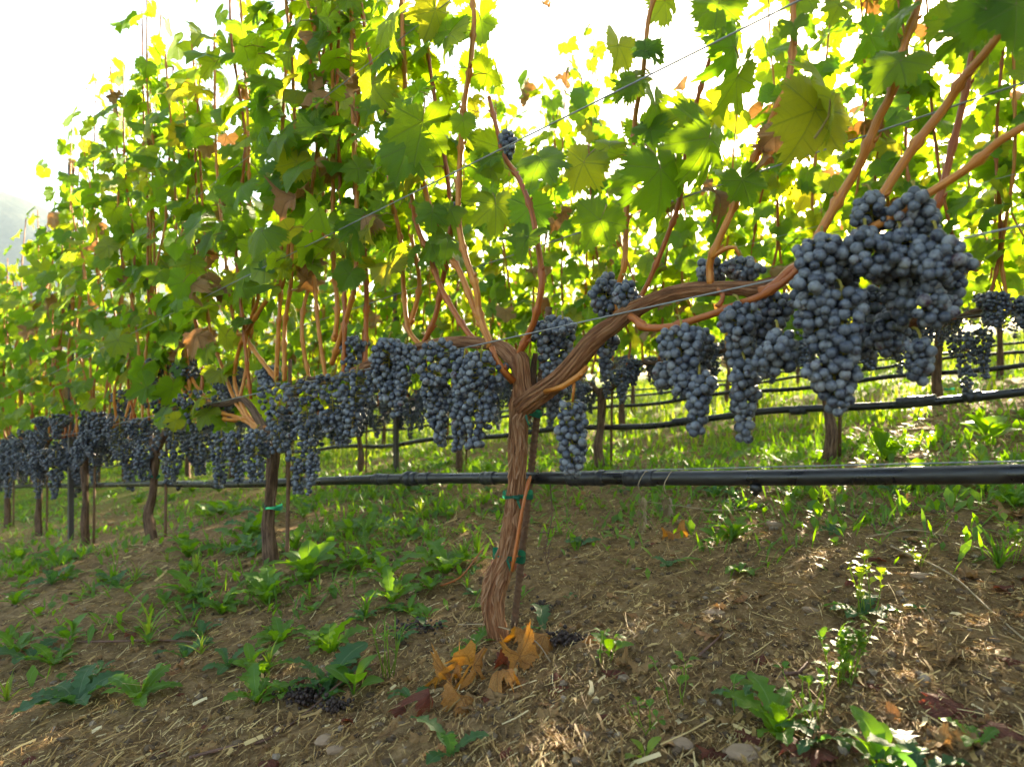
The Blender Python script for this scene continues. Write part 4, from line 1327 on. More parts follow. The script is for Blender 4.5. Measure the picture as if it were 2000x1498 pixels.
def a_of(px, b=0.0):
    Z = rowZ(px, b); return ab((px - 1000) / F * Z, Z)[0]
BP = 0.045
w1 = [(a_of(x, BP), l_, k_) for (x, l_, k_) in ((745, .07, 'wrap'), (800, .05, 'coupling'), (830, .035, 'wrap'), (955, .04, 'wrap'), (1148, .085, 'wrap'), (1252, .06, 'wrap'), (1478, .02, 'emitter'), (425, .06, 'wrap'), (600, .03, 'wrap'), (350, .02, 'emitter'))]
hose(BP, BP, 'thick black drip hose of the first row running past the big trunk with tape wraps', .0122, -1.6, 13, w1, 24)
w2 = [(a_of(x, 1.69), l_, k_) for (x, l_, k_) in ((1790, .12, 'wrap'), (1560, .06, 'wrap'), (1900, .05, 'coupling'), (1330, .08, 'wrap'))]
hose(1.69, 1.65, 'black drip hose of the second row, sloping behind the hanging fruit', .014, -4, 18, w2, 12)
hose(3.34, 3.30, 'black drip hose of the third row, above and behind the second one', .014, -4, 17, [], 10)
hose(4.99, 4.95, 'thin far drip hose of the fourth row beyond the trunks', .013, -4, 17, [], 8)
hose(6.64, 6.60, 'faint far drip hose of the fifth row in the backlight', .013, -4, 17, [], 8)

def wire(b, z0, label, group, a0=-1.8, a1=13, rad=.0011, extra=0.0):
    pts = line_pts(b, z0, a0, a1, 10)
    mb = MB()
    base = pts[len(pts) // 2]
    tube(mb, smooth_path(pts, [rad] * len(pts), .5), 6)
    tag(link('trellis_wire', mb.mesh('trellis_wire', M['wire'], origin=base)), label, 'wire', group).location = base
wire(-.022, .599, 'fruiting wire of the first row crossing behind the rebar stake at arm height', 'wires of the first row', rad=.0014)
wire(-.10, .929, 'shiny foliage wire of the first row climbing across the leaves to the top edge', 'wires of the first row', rad=.0014)
wire(.09, .80, 'lower foliage wire on the far side of the first row, seen between leaves', 'wires of the first row', rad=.0013)
wire(-.05, 1.32, 'upper foliage wire of the first row on the camera side of the shoots', 'wires of the first row')
wire(.06, 1.35, 'upper foliage wire of the first row on the far side of the shoots', 'wires of the first row')
wire(.0, 1.86, 'topmost wire of the first row above the leaves', 'wires of the first row')
wire(.046, .3295, 'thin wire carrying the drip hose of the first row', 'wires of the first row')
for b, z, g in ((1.65, .40 + .28, 'second'), (3.3, .55 + .28, 'third')):
    wire(b, z, 'fruiting wire of the %s row under the backlit leaves' % g, 'wires of the %s row' % g, -4, 17)
    wire(b - .08, z + .40, 'middle foliage wire of the %s row, near side of its shoots' % g, 'wires of the %s row' % g, -4, 17)
    wire(b + .07, z + .40, 'middle foliage wire of the %s row, far side of its shoots' % g, 'wires of the %s row' % g, -4, 17)
    wire(b - .08, 2.04 + .14 + (b - 1.65) * .06, 'top foliage wire of the %s row crossing the open sky, near strand' % g, 'wires of the %s row' % g, -4, 17, rad=.0016)
    wire(b + .04, 2.04 + .14 + (b - 1.65) * .06 - .03, 'top foliage wire of the %s row crossing the open sky, far strand' % g, 'wires of the %s row' % g, -4, 17, rad=.0016)

def rebar(p0, p1, rad, label, group, sides=14, step=.0022):
    mb = MB()
    def dsp(a, L, r):
        k = math.sin(a + L * 2 * math.pi / .011 * 1.0)
        rib = max(0, k) ** 3 * .36
        edge = max(0, math.cos(a * 1.0)) ** 24 * .22 + max(0, -math.cos(a)) ** 24 * .22
        return r * max(rib, edge)
    tube(mb, smooth_path([p0, (Vector(p0) + Vector(p1)) / 2, p1], [rad] * 3, step), sides, disp=dsp)
    o = link('rebar_stake', mb.mesh('rebar_stake', M['rust'], origin=p0)); o.location = p0
    tag(o, label, 'stake', group)
    return o
rebar(W(1000, 1262, 1.40), W(1072, 600, 1.40), .0068, 'rusty ribbed rebar stake leaning beside the big middle trunk', 'stakes beside the vines')
SL = {1: 'thin dark stake close behind the trunk of the second vine', 2: 'thin stake behind the slender third trunk of the first row', 3: 'thin stake behind the straight fourth trunk of the first row'}
for t in range(1, 7):
    x, y = xy(t * SP - .035, .03)
    z = float(gz(x, y))
    mb = MB(); p = Vector((x, y, z))
    top = Vector((x + .01, y, z + .62))
    tube(mb, smooth_path([p - Vector((0, 0, .05)), top], [.0062, .0062], .1), 8)
    o = link('stake', mb.mesh('stake', M['rust'], origin=p)); o.location = p
    tag(o, SL.get(t, 'thin stake beside one of the farther trunks of the first row'), 'stake', 'stakes beside the vines' if t in SL else 'far stakes of the first row')
for t in range(-1, 9):
    x, y = xy(t * SP - .03, 1.65 + .035)
    z = float(gz(x, y)); p = Vector((x, y, z))
    mb = MB(); tube(mb, smooth_path([p - Vector((0, 0, .05)), p + Vector((0.01, 0, .66))], [.0065, .0065], .2), 6)
    o = link('stake', mb.mesh('stake', M['rust'], origin=p)); o.location = p
    tag(o, 'thin dark stake beside a trunk of the second row', 'stake', 'stakes of the second row')
# steel line posts: an open channel section
def post(a, b, h, label, group=None):
    x, y = xy(a, b); z = float(gz(x, y)); p = Vector((x, y, z))
    prof = [(-.018, -.012), (.018, -.012), (.018, .012), (.013, .012), (.013, -.008), (-.013, -.008), (-.013, .012), (-.018, .012)]
    mb = MB(); k = len(prof)
    ax = Vector((E[0], E[1], 0)); bx = Vector((N[0], N[1], 0))
    vs = [p + ax * u + bx * v_ + Vector((0, 0, hh)) for hh in (-.1, h) for (u, v_) in prof]
    mb.add(vs, [(i, (i + 1) % k, k + (i + 1) % k, k + i) for i in range(k)] + [tuple(range(k, 2 * k)), tuple(reversed(range(k)))])
    # wire hooks punched from the edge
    for q in range(14):
        hz = .25 + q * .14
        if hz > h - .05: break
        c = p + ax * .02 + bx * -.012 + Vector((0, 0, hz))
        mb.add([c + ax * -.001 + bx * -.002, c + ax * .008, c + ax * .008 + Vector((0, 0, .02)), c + ax * -.001 + Vector((0, 0, .012))], [(0, 1, 2, 3)])
    o = link('steel_post', mb.mesh('steel_post', M['post'], origin=p, smooth=False)); o.location = p
    tag(o, label, 'post', group)
post(3.36 * SP, .02, 2.1, 'dark steel post of the first row standing between the fourth and fifth trunks')
post(2.6 * SP, 1.66, 2.1, 'dark steel post of the second row hidden among the middle fruit', 'posts of the rows behind')
post(9.5 * SP, 0.0, 2.1, 'dark steel post far down the first row', 'posts of the rows behind')
post(-1.6 * SP, 3.3, 2.1, 'dark steel post of the third row uphill among bright leaves', 'posts of the rows behind')

def tie(c, rx, ry, label, w_=.008, knot=True, tail=True, tilt=0.0, rot=0.0):
    """a band of tape round trunk and stake"""
    mb = MB(); rng = random.Random(int(c.x * 1e4))
    n = 40; vs = []
    for k in range(n):
        a = 2 * math.pi * k / n
        rx2, ry2 = rx * (1 + .05 * rng.uniform(-1, 1)), ry * (1 + .05 * rng.uniform(-1, 1))
        ca, sa = math.cos(a), math.sin(a)
        x_, y_ = ca * rx2, sa * ry2
        x_, y_ = x_ * math.cos(rot) - y_ * math.sin(rot), x_ * math.sin(rot) + y_ * math.cos(rot)
        z_ = x_ * tilt + .002 * math.sin(3 * a)
        hw = w_ / 2 * (1 + .35 * math.sin(2.3 * a + 1))
        for s, o_ in ((-1, 0), (1, .0008)):
            vs.append(c + Vector((x_ * (1 + o_ * 10), y_ * (1 + o_ * 10), z_ + s * hw)))
    mb.add(vs, [(2 * k, 2 * ((k + 1) % n), 2 * ((k + 1) % n) + 1, 2 * k + 1) for k in range(n)])
    if knot:
        kp = c + Vector((-rx * .1, -ry - .001, 0))
        tube(mb, [(kp + Vector((-.007, 0, 0)), .002, 0), (kp + Vector((-.002, -.003, .001)), .0045, .01), (kp + Vector((.003, -.003, -.001)), .005, .02), (kp + Vector((.008, 0, 0)), .002, .03)], 8)
    if tail:
        q = c + Vector((-rx * .1, -ry - .003, 0)); v_ = []
        for i in range(5):
            v_ += [q + Vector((-.003 + .002 * i, -.001 * i, -.005 * i)), q + Vector((.003 + .0015 * i, -.002, -.0055 * i))]
        mb.add(v_, [(2 * i, 2 * i + 1, 2 * i + 3, 2 * i + 2) for i in range(4)])
    o = link('tie_tape', mb.mesh('tie_tape', M['tie'], origin=c)); o.location = c
    tag(o, label, 'tie tape', 'green ties round the trunks')
tie(W(1028, 808, 1.365), .030, .034, 'green tie tape round the neck of the big trunk just below the fork', .009, knot=False, tail=True)
tie(W(1012, 966, 1.362), .030, .033, 'green tie tape with a knot, below the hose on the big trunk', .008)
tie(W(994, 1084, 1.365), 0.033, .034, 'wide green tie tape low on the big trunk near its bend', .011, knot=False, tail=True, tilt=-.12)
def small_tie(px, py, b, lab, r=.024):
    tie(R(px, py, b), r, r, lab, .010, knot=False, tail=False)
small_tie(534, 990, .0, 'small green tie low on the second trunk of the first row', .026)
small_tie(300, 930, .0, 'small green tie on the third trunk above the hose')
small_tie(1630, 905, 1.65, 'small green tie at the foot of the mounded second-row trunk', .03)
small_tie(1855, 760, 3.3, 'small green tie on the trunk behind the far hoses')

# dry seed heads and a thin line hanging over the hose
def seed_head(px, y0, y1, wpx, label, Z):
    top = W(px, 925, Z - .004); mb = MB(); rng = random.Random(px)
    neck = W(px + 2, y0, Z - .02)
    tube(mb, smooth_path([W(px + 14, 922, Z + .005), top + Vector((.004, -.012, .004)), neck.lerp(top, .5) + Vector((-.008, -.012, 0)), neck], [.0009] * 4, .008), 4)
    L = (y1 - y0) * Z / F; wd = wpx * Z / F / 2
    for i in range(90):
        f = rng.random(); a = rng.uniform(0, 6.28)
        c = neck + Vector((math.cos(a) * wd * .5 * math.sin(math.pi * (f * .8 + .15)), math.sin(a) * wd * .5, -L * f))
        d = Vector((math.cos(a) * .5, math.sin(a) * .5, -1)).normalized(); s = d.orthogonal().normalized()
        ln = rng.uniform(.006, .012)
        mb.add([c, c + d * ln * .5 + s * .0018, c + d * ln, c + d * ln * .5 - s * .0018], [(0, 1, 2, 3)], None, 0, rng.random())
    o = link('seed_head', mb.mesh('seed_head', M['dead'], origin=neck)); o.location = neck
    tag(o, label, 'dry grass', 'dry seed heads on the hose')
seed_head(1252, 965, 1030, 22, 'long dry grass seed head hanging on its stalk from the first hose', rowZ(1252, 0))
seed_head(1302, 968, 1000, 22, 'short tuft-like dry seed head hanging from the first hose', rowZ(1302, 0))
mb = MB()
p0 = W(1075, 950, 1.37)
tube(mb, smooth_path([W(1073, 925, 1.38), p0, W(1078, 1010, 1.36), W(1070, 1050, 1.36), W(1065, 1085, 1.36), W(1075, 1120, 1.36)], [.0014, .0012, .0012, .0009, .0009, .0007], .01), 5)
for k in range(7):
    tendril_mb(mb, W(1070 + 3 * math.sin(k * 2), 1030 + k * 12, 1.36), random.Random(k), .04)
tag(link('hanging_root', mb.mesh('hanging_root', M['twig'], origin=p0)), 'thin dark tendril dangling from the first hose beside the rebar', 'tendril').location = p0

# ------------------------------------------------------------------ ground litter
def litter():
    rng = np.random.RandomState(3)
    def spots(n, r0, r1, amin=-50, amax=50, pw=1.0):
        r = r0 * (r1 / r0) ** (rng.rand(n) ** pw); a = np.radians(rng.uniform(amin, amax, n))
        return r * np.sin(a), r * np.cos(a)
    # straw
    n = 170000
    X, Y = spots(n, .55, 6.0, -52, 52, 1.15)
    dens = vnoise(X * 3 + 5, Y * 3) + .5 * vnoise(X * 11, Y * 11)
    a_, b_ = ab(X, Y)
    keep = rng.rand(n) < np.clip(.95 + 1.5 * dens + .25 * (X > 0), .06, 1)
    X, Y = X[keep], Y[keep]; n = len(X)
    Z = gz(X, Y, True) + .0015
    th = rng.uniform(0, 2 * np.pi, n) * .75 + 0.4; L = rng.gamma(2.6, .0045, n) + .003; L = np.where(rng.rand(n) < .06, L * 3.0, L)
    wd = rng.uniform(.0003, .0009, n) * (1 + (rng.rand(n) < .06) * 2.5)
    rise = rng.normal(0, .16, n) * L; bend = rng.normal(0, .06, n) * L
    dx, dy = np.cos(th), np.sin(th)
    P = []
    for f in (-.5, 0, .5):
        cx = X + dx * L * f - dy * bend * (1 - 4 * f * f); cy_ = Y + dy * L * f + dx * bend * (1 - 4 * f * f)
        cz = Z + np.abs(rise) * (f + .5) + .003 * rng.rand(n)
        g = gz(cx, cy_, True); cz = np.maximum(cz, g + .0006)
        for s in (-1, 1):
            P.append(np.stack([cx - dy * wd * s, cy_ + dx * wd * s, cz + s * wd * .6], -1))
    V = np.stack(P, 1).reshape(-1, 3)
    k = np.arange(n)[:, None] * 6
    Fc = np.concatenate([k + np.array([[0, 1, 3, 2]]), k + np.array([[2, 3, 5, 4]])])
    me = np_mesh('straw_litter', V, Fc, None, np.repeat(rng.rand(n), 6), M['straw'])
    tag(link('straw_litter', me), kind='stuff')
    # clods and small stones
    n = 5200
    X, Y = spots(n, .6, 4.2)
    s = rng.gamma(2.2, .0016, n) + .0012
    s = np.minimum(s, .0075)
    Z = gz(X, Y, True)
    V0_, F0 = ICO1
    jit = 1 + .28 * rng.uniform(-1, 1, (n, len(V0_), 3))
    sx = s[:, None] * rng.uniform(.7, 1.4, (n, 3)) * np.array([1, 1, .7])
    V = (V0_[None] * jit * sx[:, None, :] + np.stack([X, Y, Z + s * .25], -1)[:, None, :]).reshape(-1, 3)
    Fc = (F0[None] + (np.arange(n) * len(V0_))[:, None, None]).reshape(-1, 3)
    t = NT('clods'); rn = t.n('Attribute', attribute_name='rnd').outputs['Fac']; tx = t.n('TexCoord').outputs['Object']
    c = t.ramp(rn, [(0, (.06, .038, .024)), (.5, (.15, .10, .06)), (.85, (.26, .19, .125)), (1, (.45, .36, .28))])
    m = t.done(t.pbr(t.mix(t.noise(tx, 200), c, (.08, .05, .03)), .95, t.bump(t.noise(tx, 300, 5), .7, .002), .15))
    me = np_mesh('gravel', V, Fc, None, np.repeat(rng.rand(n), len(V0_)), m, smooth=False)
    tag(link('gravel', me), kind='stuff')
    # low green growth: blades and small leaves, dense between and behind the rows
    n = 110000
    X, Y = spots(n, 1.5, 22.0, -50, 48, 1.0)
    a_, b_ = ab(X, Y)
    r = np.hypot(X, Y)
    cl = vnoise(X * 2.2 + 30, Y * 2.2 + 8) + .8 * vnoise(X * 7 + 3, Y * 7)
    p = np.clip((r - 1.5) / 1.5, 0, 1) * np.clip(.30 + 1.8 * cl, 0, 1) + np.clip(b_ - .4, 0, 1) * .30
    p = p * np.where((b_ < .35) & (X > .1), .35, 1.0)
    keep = rng.rand(n) < p
    X, Y, r = X[keep], Y[keep], r[keep]; n = len(X)
    Z = gz(X, Y, True)
    th = rng.uniform(0, 2 * np.pi, n); L = rng.uniform(.018, .055, n) * (1 + r * .03); gr = rng.rand(n) < .55; L = np.where(gr, L * 1.5, L); wd = L * np.where(gr, rng.uniform(.03, .06, n), rng.uniform(.12, .28, n)); el = rng.uniform(.15, 1.3, n)
    dx, dy = np.cos(th), np.sin(th)
    P = []; U = []
    for f, wf, cur in ((0, .25, 0), (.55, 1.0, .0), (1.0, .15, -.35)):
        cx = X + dx * L * f * np.cos(el); cy_ = Y + dy * L * f * np.cos(el); cz = Z + L * (f * np.sin(el) + cur * .4)
        for s_ in (-1, 1):
            P.append(np.stack([cx - dy * wd * wf * s_, cy_ + dx * wd * wf * s_, cz], -1)); U.append(np.tile([[.5 + .5 * s_, f]], (n, 1)))
    V = np.stack(P, 1).reshape(-1, 3); UV = np.stack(U, 1).reshape(-1, 2)
    k = np.arange(n)[:, None] * 6
    Fc = np.concatenate([k + np.array([[0, 1, 3, 2]]), k + np.array([[2, 3, 5, 4]])])
    me = np_mesh('ground_cover', V, Fc, UV, np.repeat(rng.rand(n), 6), M['weed'])
    tag(link('ground_cover', me), kind='stuff')
    # taller grass standing between the rows farther back
    n = 60000
    a_ = rng.uniform(-9, 24, n); b_ = 2.3 + 14 * rng.rand(n) ** 1.3
    X = V0[0] + a_ * E[0] + b_ * N[0]; Y = V0[1] + a_ * E[1] + b_ * N[1]
    cl = vnoise(X * 1.1 + 3, Y * 1.1 + 60) + .6 * vnoise(X * 4, Y * 4)
    keep = (rng.rand(n) < np.clip(.25 + 1.5 * cl + (b_ - 3) * .06, .03, 1)) & (Y > .5)
    X, Y, b_ = X[keep], Y[keep], b_[keep]; n = len(X)
    Z = gz(X, Y, True)
    th = rng.uniform(0, 2 * np.pi, n); L = rng.uniform(.05, .15, n) * (1 + .04 * b_); wd = rng.uniform(.003, .008, n) * (1 + .06 * b_)
    dx, dy = np.cos(th), np.sin(th); P = []; U = []
    ln_ = rng.uniform(.05, .5, n)
    for f, wf in ((0, 1.0), (.55, .8), (1.0, .1)):
        cx = X + dx * L * ln_ * f * f; cy_ = Y + dy * L * ln_ * f * f; cz = Z + L * f * (1 - .2 * f)
        for s_ in (-1, 1):
            P.append(np.stack([cx - dy * wd * wf * s_, cy_ + dx * wd * wf * s_, cz], -1)); U.append(np.tile([[.5 + .5 * s_, f]], (n, 1)))
    V = np.stack(P, 1).reshape(-1, 3); UV = np.stack(U, 1).reshape(-1, 2)
    k = np.arange(n)[:, None] * 6
    Fc = np.concatenate([k + np.array([[0, 1, 3, 2]]), k + np.array([[2, 3, 5, 4]])])
    me = np_mesh('grass', V, Fc, UV, np.repeat(rng.rand(n), 6), M['weed_bright'])
    tag(link('grass', me), kind='stuff')
litter()

# ------------------------------------------------------------------ weeds
def weed_leaf(seed, style):
    """one leaf of length 1 along +Y, arching; styles: lobed, oval, blade"""
    rng = random.Random(seed); mb = MB()
    n = 14 if style != 'blade' else 8
    vs = []; uv = []
    droop = rng.uniform(.25, .55); tw = rng.uniform(-.3, .3); ph = rng.uniform(0, 6)
    for i in range(n + 1):
        f = i / n
        if style == 'lobed':
            wd = (.035 + .13 * math.sin(math.pi * min(1, f ** 1.5 * .98 + .02)) ** .8) * (1 + (.22 if i % 2 else -.28) * (1 if f < .85 else .2)) * rng.uniform(.85, 1.15)
            if f > .97: wd = .02
        elif style == 'oval':
            wd = .02 if f < .3 else .02 + .20 * math.sin(math.pi * min(.99, (f - .3) / .7)) ** .7
            wd *= rng.uniform(.93, 1.07)
        else:
            wd = .035 * (1 - f ** 2) + .003
        z = math.sin(min(1.5, f * 1.9)) * .32 - droop * f * f * .55
        tx_ = tw * f * f * .4
        e = .25 * wd + .03 * math.sin(i * 1.9 + ph) * (1 if style == 'lobed' else .2)
        e2 = .25 * wd + .03 * math.sin(i * 2.3 + ph * 2) * (1 if style == 'lobed' else .2)
        vs += [(tx_ - wd, f, z + e), (tx_, f, z), (tx_ + wd, f, z + e2)]
        uv += [(0, f), (.5, f), (1, f)]
    fs = []
    for i in range(n):
        for k in range(2):
            a = i * 3 + k; fs.append((a, a + 1, a + 4, a + 3))
    mb.add(vs, fs, uv, 0, rng.random())
    return mb
WL = {}
for st, mt in (('lobed', 'weed'), ('lobed_b', 'weed_blue'), ('oval', 'weed'), ('blade', 'weed'), ('oval_y', 'weed_bright'), ('blade_y', 'weed_bright')):
    WL[st] = [weed_leaf(600 + i * 7 + len(st), st.split('_')[0]).mesh('leaf', M[mt]) for i in range(5)]
WLraw = {st: [weed_leaf(800 + i, st) for i in range(5)] for st in ('lobed', 'oval', 'blade')}

def rosette(p, n, L, style, label, group=None, upright=.25, seed=0, cat='weed'):
    rng = random.Random(seed + int(p.x * 997) + int(p.y * 661))
    v = empty('weed', p, label, cat, group)
    for k in range(n):
        o = bpy.data.objects.new('leaf', WL[style][k % 5]); COL.objects.link(o); o.parent = v
        s = L * rng.uniform(.6, 1.15)
        o.scale = (s * rng.uniform(.85, 1.2), s, s)
        az = 2.399 * k + rng.uniform(-.3, .3)
        o.rotation_mode = 'ZYX'
        el = upright * (0.2 + 1.3 * k / n) + rng.uniform(-.15, .15)
        o.rotation_euler = (el, rng.uniform(-.25, .25), az)
        o.rotation_mode = 'XYZ'
        m = Matrix.Rotation(az, 4, 'Z') @ Matrix.Rotation(el, 4, 'X') @ Matrix.Rotation(rng.uniform(-.25, .25), 4, 'Y')
        o.matrix_local = m @ Matrix.Diagonal((s * rng.uniform(.85, 1.2), s, s, 1))
    return v
HW = [
    (1520, 1430, 10, .085, 'lobed', 'large lush weed with jagged leaves standing up near the bottom edge', .55),
    (1600, 1455, 5, .085, 'lobed_b', 'low bluish jagged leaf spray spreading beside the large lush weed', .05),
    (150, 1380, 11, .115, 'lobed_b', 'large dark bluish rosette in the bottom corner on the downhill side', .3),
    (60, 1290, 5, .10, 'lobed_b', 'flat bluish weed with three long leaves near the picture edge', .15),
    (640, 1340, 8, .10, 'lobed_b', 'rosette of rounded bluish leaves beside the dark rotten fruit', .5),
    (690, 1350, 6, .07, 'oval', 'weed with broad pale round leaves behind the bent brown twig', .55),
    (545, 1260, 9, .085, 'lobed', 'fresh green jagged rosette in the middle of the lower slope', .45),
    (510, 1320, 6, .075, 'lobed', 'narrow-leaved jagged weed just below the fresh green rosette', .35),
    (360, 1290, 6, .07, 'lobed_b', 'small dark weed with pointed leaves left of the fresh rosette', .4),
    (290, 1250, 12, .10, 'blade_y', 'tuft of bright yellow-green grass blades on the open slope', .8),
    (715, 1215, 16, .075, 'blade', 'fine grass tuft in front of the green growth near the big trunk', 1.0),
    (870, 1125, 9, .12, 'lobed', 'leafy green weed with a long pale leaf, left of the low green tie', .4),
    (600, 1130, 9, .11, 'oval', 'tall leafy weed clump with upright leaves right of the second trunk', .85),
    (520, 1180, 12, .11, 'lobed', 'dense weed clump with dark leaves in front of the second trunk', .7),
    (680, 1110, 7, .09, 'lobed', 'green weed between the second trunk and the big trunk', .6),
    (1435, 1055, 9, .085, 'lobed', 'dark green rosette on the bare berm under the hose', .45),
    (1625, 1045, 9, .055, 'lobed_b', 'small flat rosette on top of the berm with pale leaf tips', .1),
    (1445, 1115, 7, .055, 'lobed', 'small star-shaped rosette in the middle of the bare soil', .15),
    (1305, 1120, 6, .045, 'lobed_b', 'tiny bluish rosette on the bare soil right of the big trunk', .15),
    (1400, 1060, 7, .06, 'oval', 'little leafy weed beside the dark rosette under the hose', .5),
    (1685, 1205, 7, .07, 'lobed_b', 'low rosette at the foot of the tall thin-stemmed weed', .1),
    (925, 1275, 6, .06, 'lobed', 'small jagged weed just left of the foot of the big trunk', .3),
    (1060, 1235, 2, .10, 'lobed_b', 'single long dark leaf lying behind the orange fallen leaves', .02),
    (1790, 1530, 7, .075, 'lobed_b', 'broad bluish weed cut by the bottom edge on the uphill side', .35),
    (1715, 1525, 9, .065, 'oval', 'upright weed with long oval leaves at the bottom edge', .8),
    (1910, 1480, 4, .05, 'lobed', 'small green weed in the straw at the bottom corner', .4),
    (880, 1490, 5, .07, 'lobed_b', 'weed with two rounded leaves by the bottom edge under the red leaf', .6),
    (1260, 1490, 4, .035, 'oval_y', 'tiny bright yellow-green seedling near the bottom edge', .8),
    (835, 1210, 4, .04, 'oval', 'tiny two-leaved seedling left of the trunk foot', .8),
    (1190, 1290, 5, .05, 'oval', 'thin little seedling right of the pale curled leaf', .8),
    (30, 1180, 8, .08, 'lobed', 'green weed at the picture edge in the shaded slope', .5),
    (1950, 1110, 14, .09, 'blade', 'grass tuft on the berm at the uphill picture edge', 1.0),
    (1800, 985, 8, .06, 'blade_y', 'small curling yellow-green grass tuft under the hose', .7),
    (1975, 985, 16, .12, 'blade', 'thick bright grass clump at the edge behind the hose', .9),
    (1930, 870, 9, .16, 'oval', 'big-leaved green weed between the rows at the uphill edge', .8),
    (780, 1160, 6, .06, 'oval', 'small rounded weed right of the fine grass tuft', .5),
    (1130, 1065, 6, .07, 'lobed_b', 'bluish weed behind the rebar stake near the dangling tendril', .3),
]
for i, (px, py, n, L, st, lab, up) in enumerate(HW):
    p = GP(px, py)
    rosette(p, n, L, st, lab, None, up, i)

# upright thin-stemmed weeds
def stem_weed(px, py, hgt, label, nst, style, seed, leafn=8, ll=.018, bright=False):
    p = GP(px, py); rng = random.Random(seed)
    v = empty('weed', p, label, 'weed')
    for s in range(nst):
        mb = MB()
        q = Vector((rng.uniform(-.012, .012), rng.uniform(-.012, .012), 0))
        tip = q * 1.8 + Vector((rng.uniform(-.02, .02), rng.uniform(-.02, .02), hgt * rng.uniform(.6, 1)))
        path = smooth_path([q, q.lerp(tip, .5) + Vector((rng.uniform(-.006, .006), 0, 0)), tip], [.0011, .001, .0007], .01)
        tube(mb, path, 4)
        link('stem', mb.mesh('stem', M['weed_bright']), v)
        for k in range(leafn):
            P_ = path[rng.randint(len(path) // 3, len(path) - 1)][0] if k > 2 else path[-1][0]
            o = bpy.data.objects.new('leaf', rng.choice(WL[style])); COL.objects.link(o); o.parent = v
            sc = ll * rng.uniform(.6, 1.2)
            o.matrix_local = Matrix.Translation(P_) @ Matrix.Rotation(rng.uniform(0, 6.3), 4, 'Z') @ Matrix.Rotation(rng.uniform(-.2, .9), 4, 'X') @ Matrix.Diagonal((sc * 1.3, sc, sc, 1))
    return v
stem_weed(1690, 1200, .095, 'tall thin-stemmed weed with small leaves catching light on the bare slope', 6, 'oval_y', 1, 7, .024)
stem_weed(1640, 1345, .085, 'bright feathery yellow-green weed glowing on the lower slope', 6, 'lobed', 2, 9, .022)
stem_weed(1645, 1340, .09, 'feathery topped seedling growing out of the bright feathery weed', 3, 'oval_y', 12, 8, .022)
stem_weed(1595, 1415, .06, 'spindly seedling with yellow stems between the lush weed and the feathery one', 5, 'oval', 3, 4, .016)
stem_weed(1440, 1370, .075, 'single slim stem carrying two oval leaves beside the lush weed', 1, 'oval', 4, 4, .030)
stem_weed(1325, 1380, .06, 'pale spindly seedling on bare soil left of the lush weed', 3, 'oval', 5, 5, .020)
stem_weed(1185, 1300, .07, 'spindly seedling with a few leaves below the pale curled leaf', 3, 'oval', 6, 4, .020)
stem_weed(760, 1310, .10, 'loose pale grassy stems beside the broken brown twig', 9, 'blade', 7, 4, .035)
stem_weed(1270, 1440, .04, 'little branched seedling at the bottom of the bare soil', 4, 'oval', 8, 4, .015)
stem_weed(1800, 1115, .05, 'small pale yellow-green seedling on the berm uphill', 3, 'oval_y', 9, 5, .018)
stem_weed(1980, 1100, .07, 'leafy seedling at the uphill picture edge', 5, 'oval_y', 10, 6, .02)

# many more small weeds, each a plant of its own
def joined_weed(seed, style, n, L, up):
    rng = random.Random(seed); mb = MB()
    for k in range(n):
        w_ = rng.choice(WLraw[style])
        s = L * rng.uniform(.6, 1.15)
        m = Matrix.Rotation(2.399 * k + rng.uniform(-.4, .4), 4, 'Z') @ Matrix.Rotation(up * (.2 + 1.3 * k / n) + rng.uniform(-.15, .15), 4, 'X') @ Matrix.Rotation(rng.uniform(-.3, .3), 4, 'Y') @ Matrix.Diagonal((s, s, s, 1))
        mb.add([m @ Vector(v_) for v_ in w_.v], w_.f, w_.uv, 0, rng.random())
    return mb
JW = [joined_weed(i, st, n, L, up).mesh('weed', M[mt]) for i, (st, n, L, up, mt) in enumerate([
    ('lobed', 9, .085, .5, 'weed'), ('lobed', 7, .07, .35, 'weed_blue'), ('oval', 8, .075, .8, 'weed'), ('blade', 14, .085, 1.0, 'weed'), ('lobed', 10, .10, .7, 'weed'), ('oval', 7, .055, .6, 'weed'), ('blade', 10, .07, .9, 'weed_bright'), ('lobed', 6, .05, .3, 'weed_blue')])]
rw = random.Random(77)
cnt = 0; tries = 0
while cnt < 285 and tries < 9000:
    tries += 1
    px = rw.uniform(-150, 960) if rw.random() < .45 else rw.uniform(-150, 2100); py = 905 + 480 * rw.random() ** 1.5
    lim = 1 if px < 950 else .35
    if py > 1200 and rw.random() > .08 * lim + (.40 if px < 800 else 0): continue
    if py > 1080 and rw.random() > .6 * lim: continue
    if px > 1000 and 985 < py < 1200 and rw.random() > .35: continue
    if 930 < px < 1060 and py > 1150: continue
    p = GP(px, py)
    if p.y > 9: continue
    o = bpy.data.objects.new('small_weed', rw.choice(JW if p.y > 1.6 else JW[:2] + JW[5:])); COL.objects.link(o)
    s = rw.uniform(.6, 1.25) * (1 if p.y > 1.8 else .85 if px < 900 else .65)
    o.location = p; o.rotation_euler = (rw.uniform(-.1, .1), rw.uniform(-.1, .1), rw.uniform(0, 6.3)); o.scale = (s, s, s * rw.uniform(.8, 1.2))
    if p.y > 2.6: tag(o, 'one of the many small green weeds growing in the shade between the rows', 'weed', 'small weeds between the rows')
    else: tag(o, 'one of the little weeds scattered over the brown slope around the near trunks', 'weed', 'small weeds on the near slope')
    cnt += 1

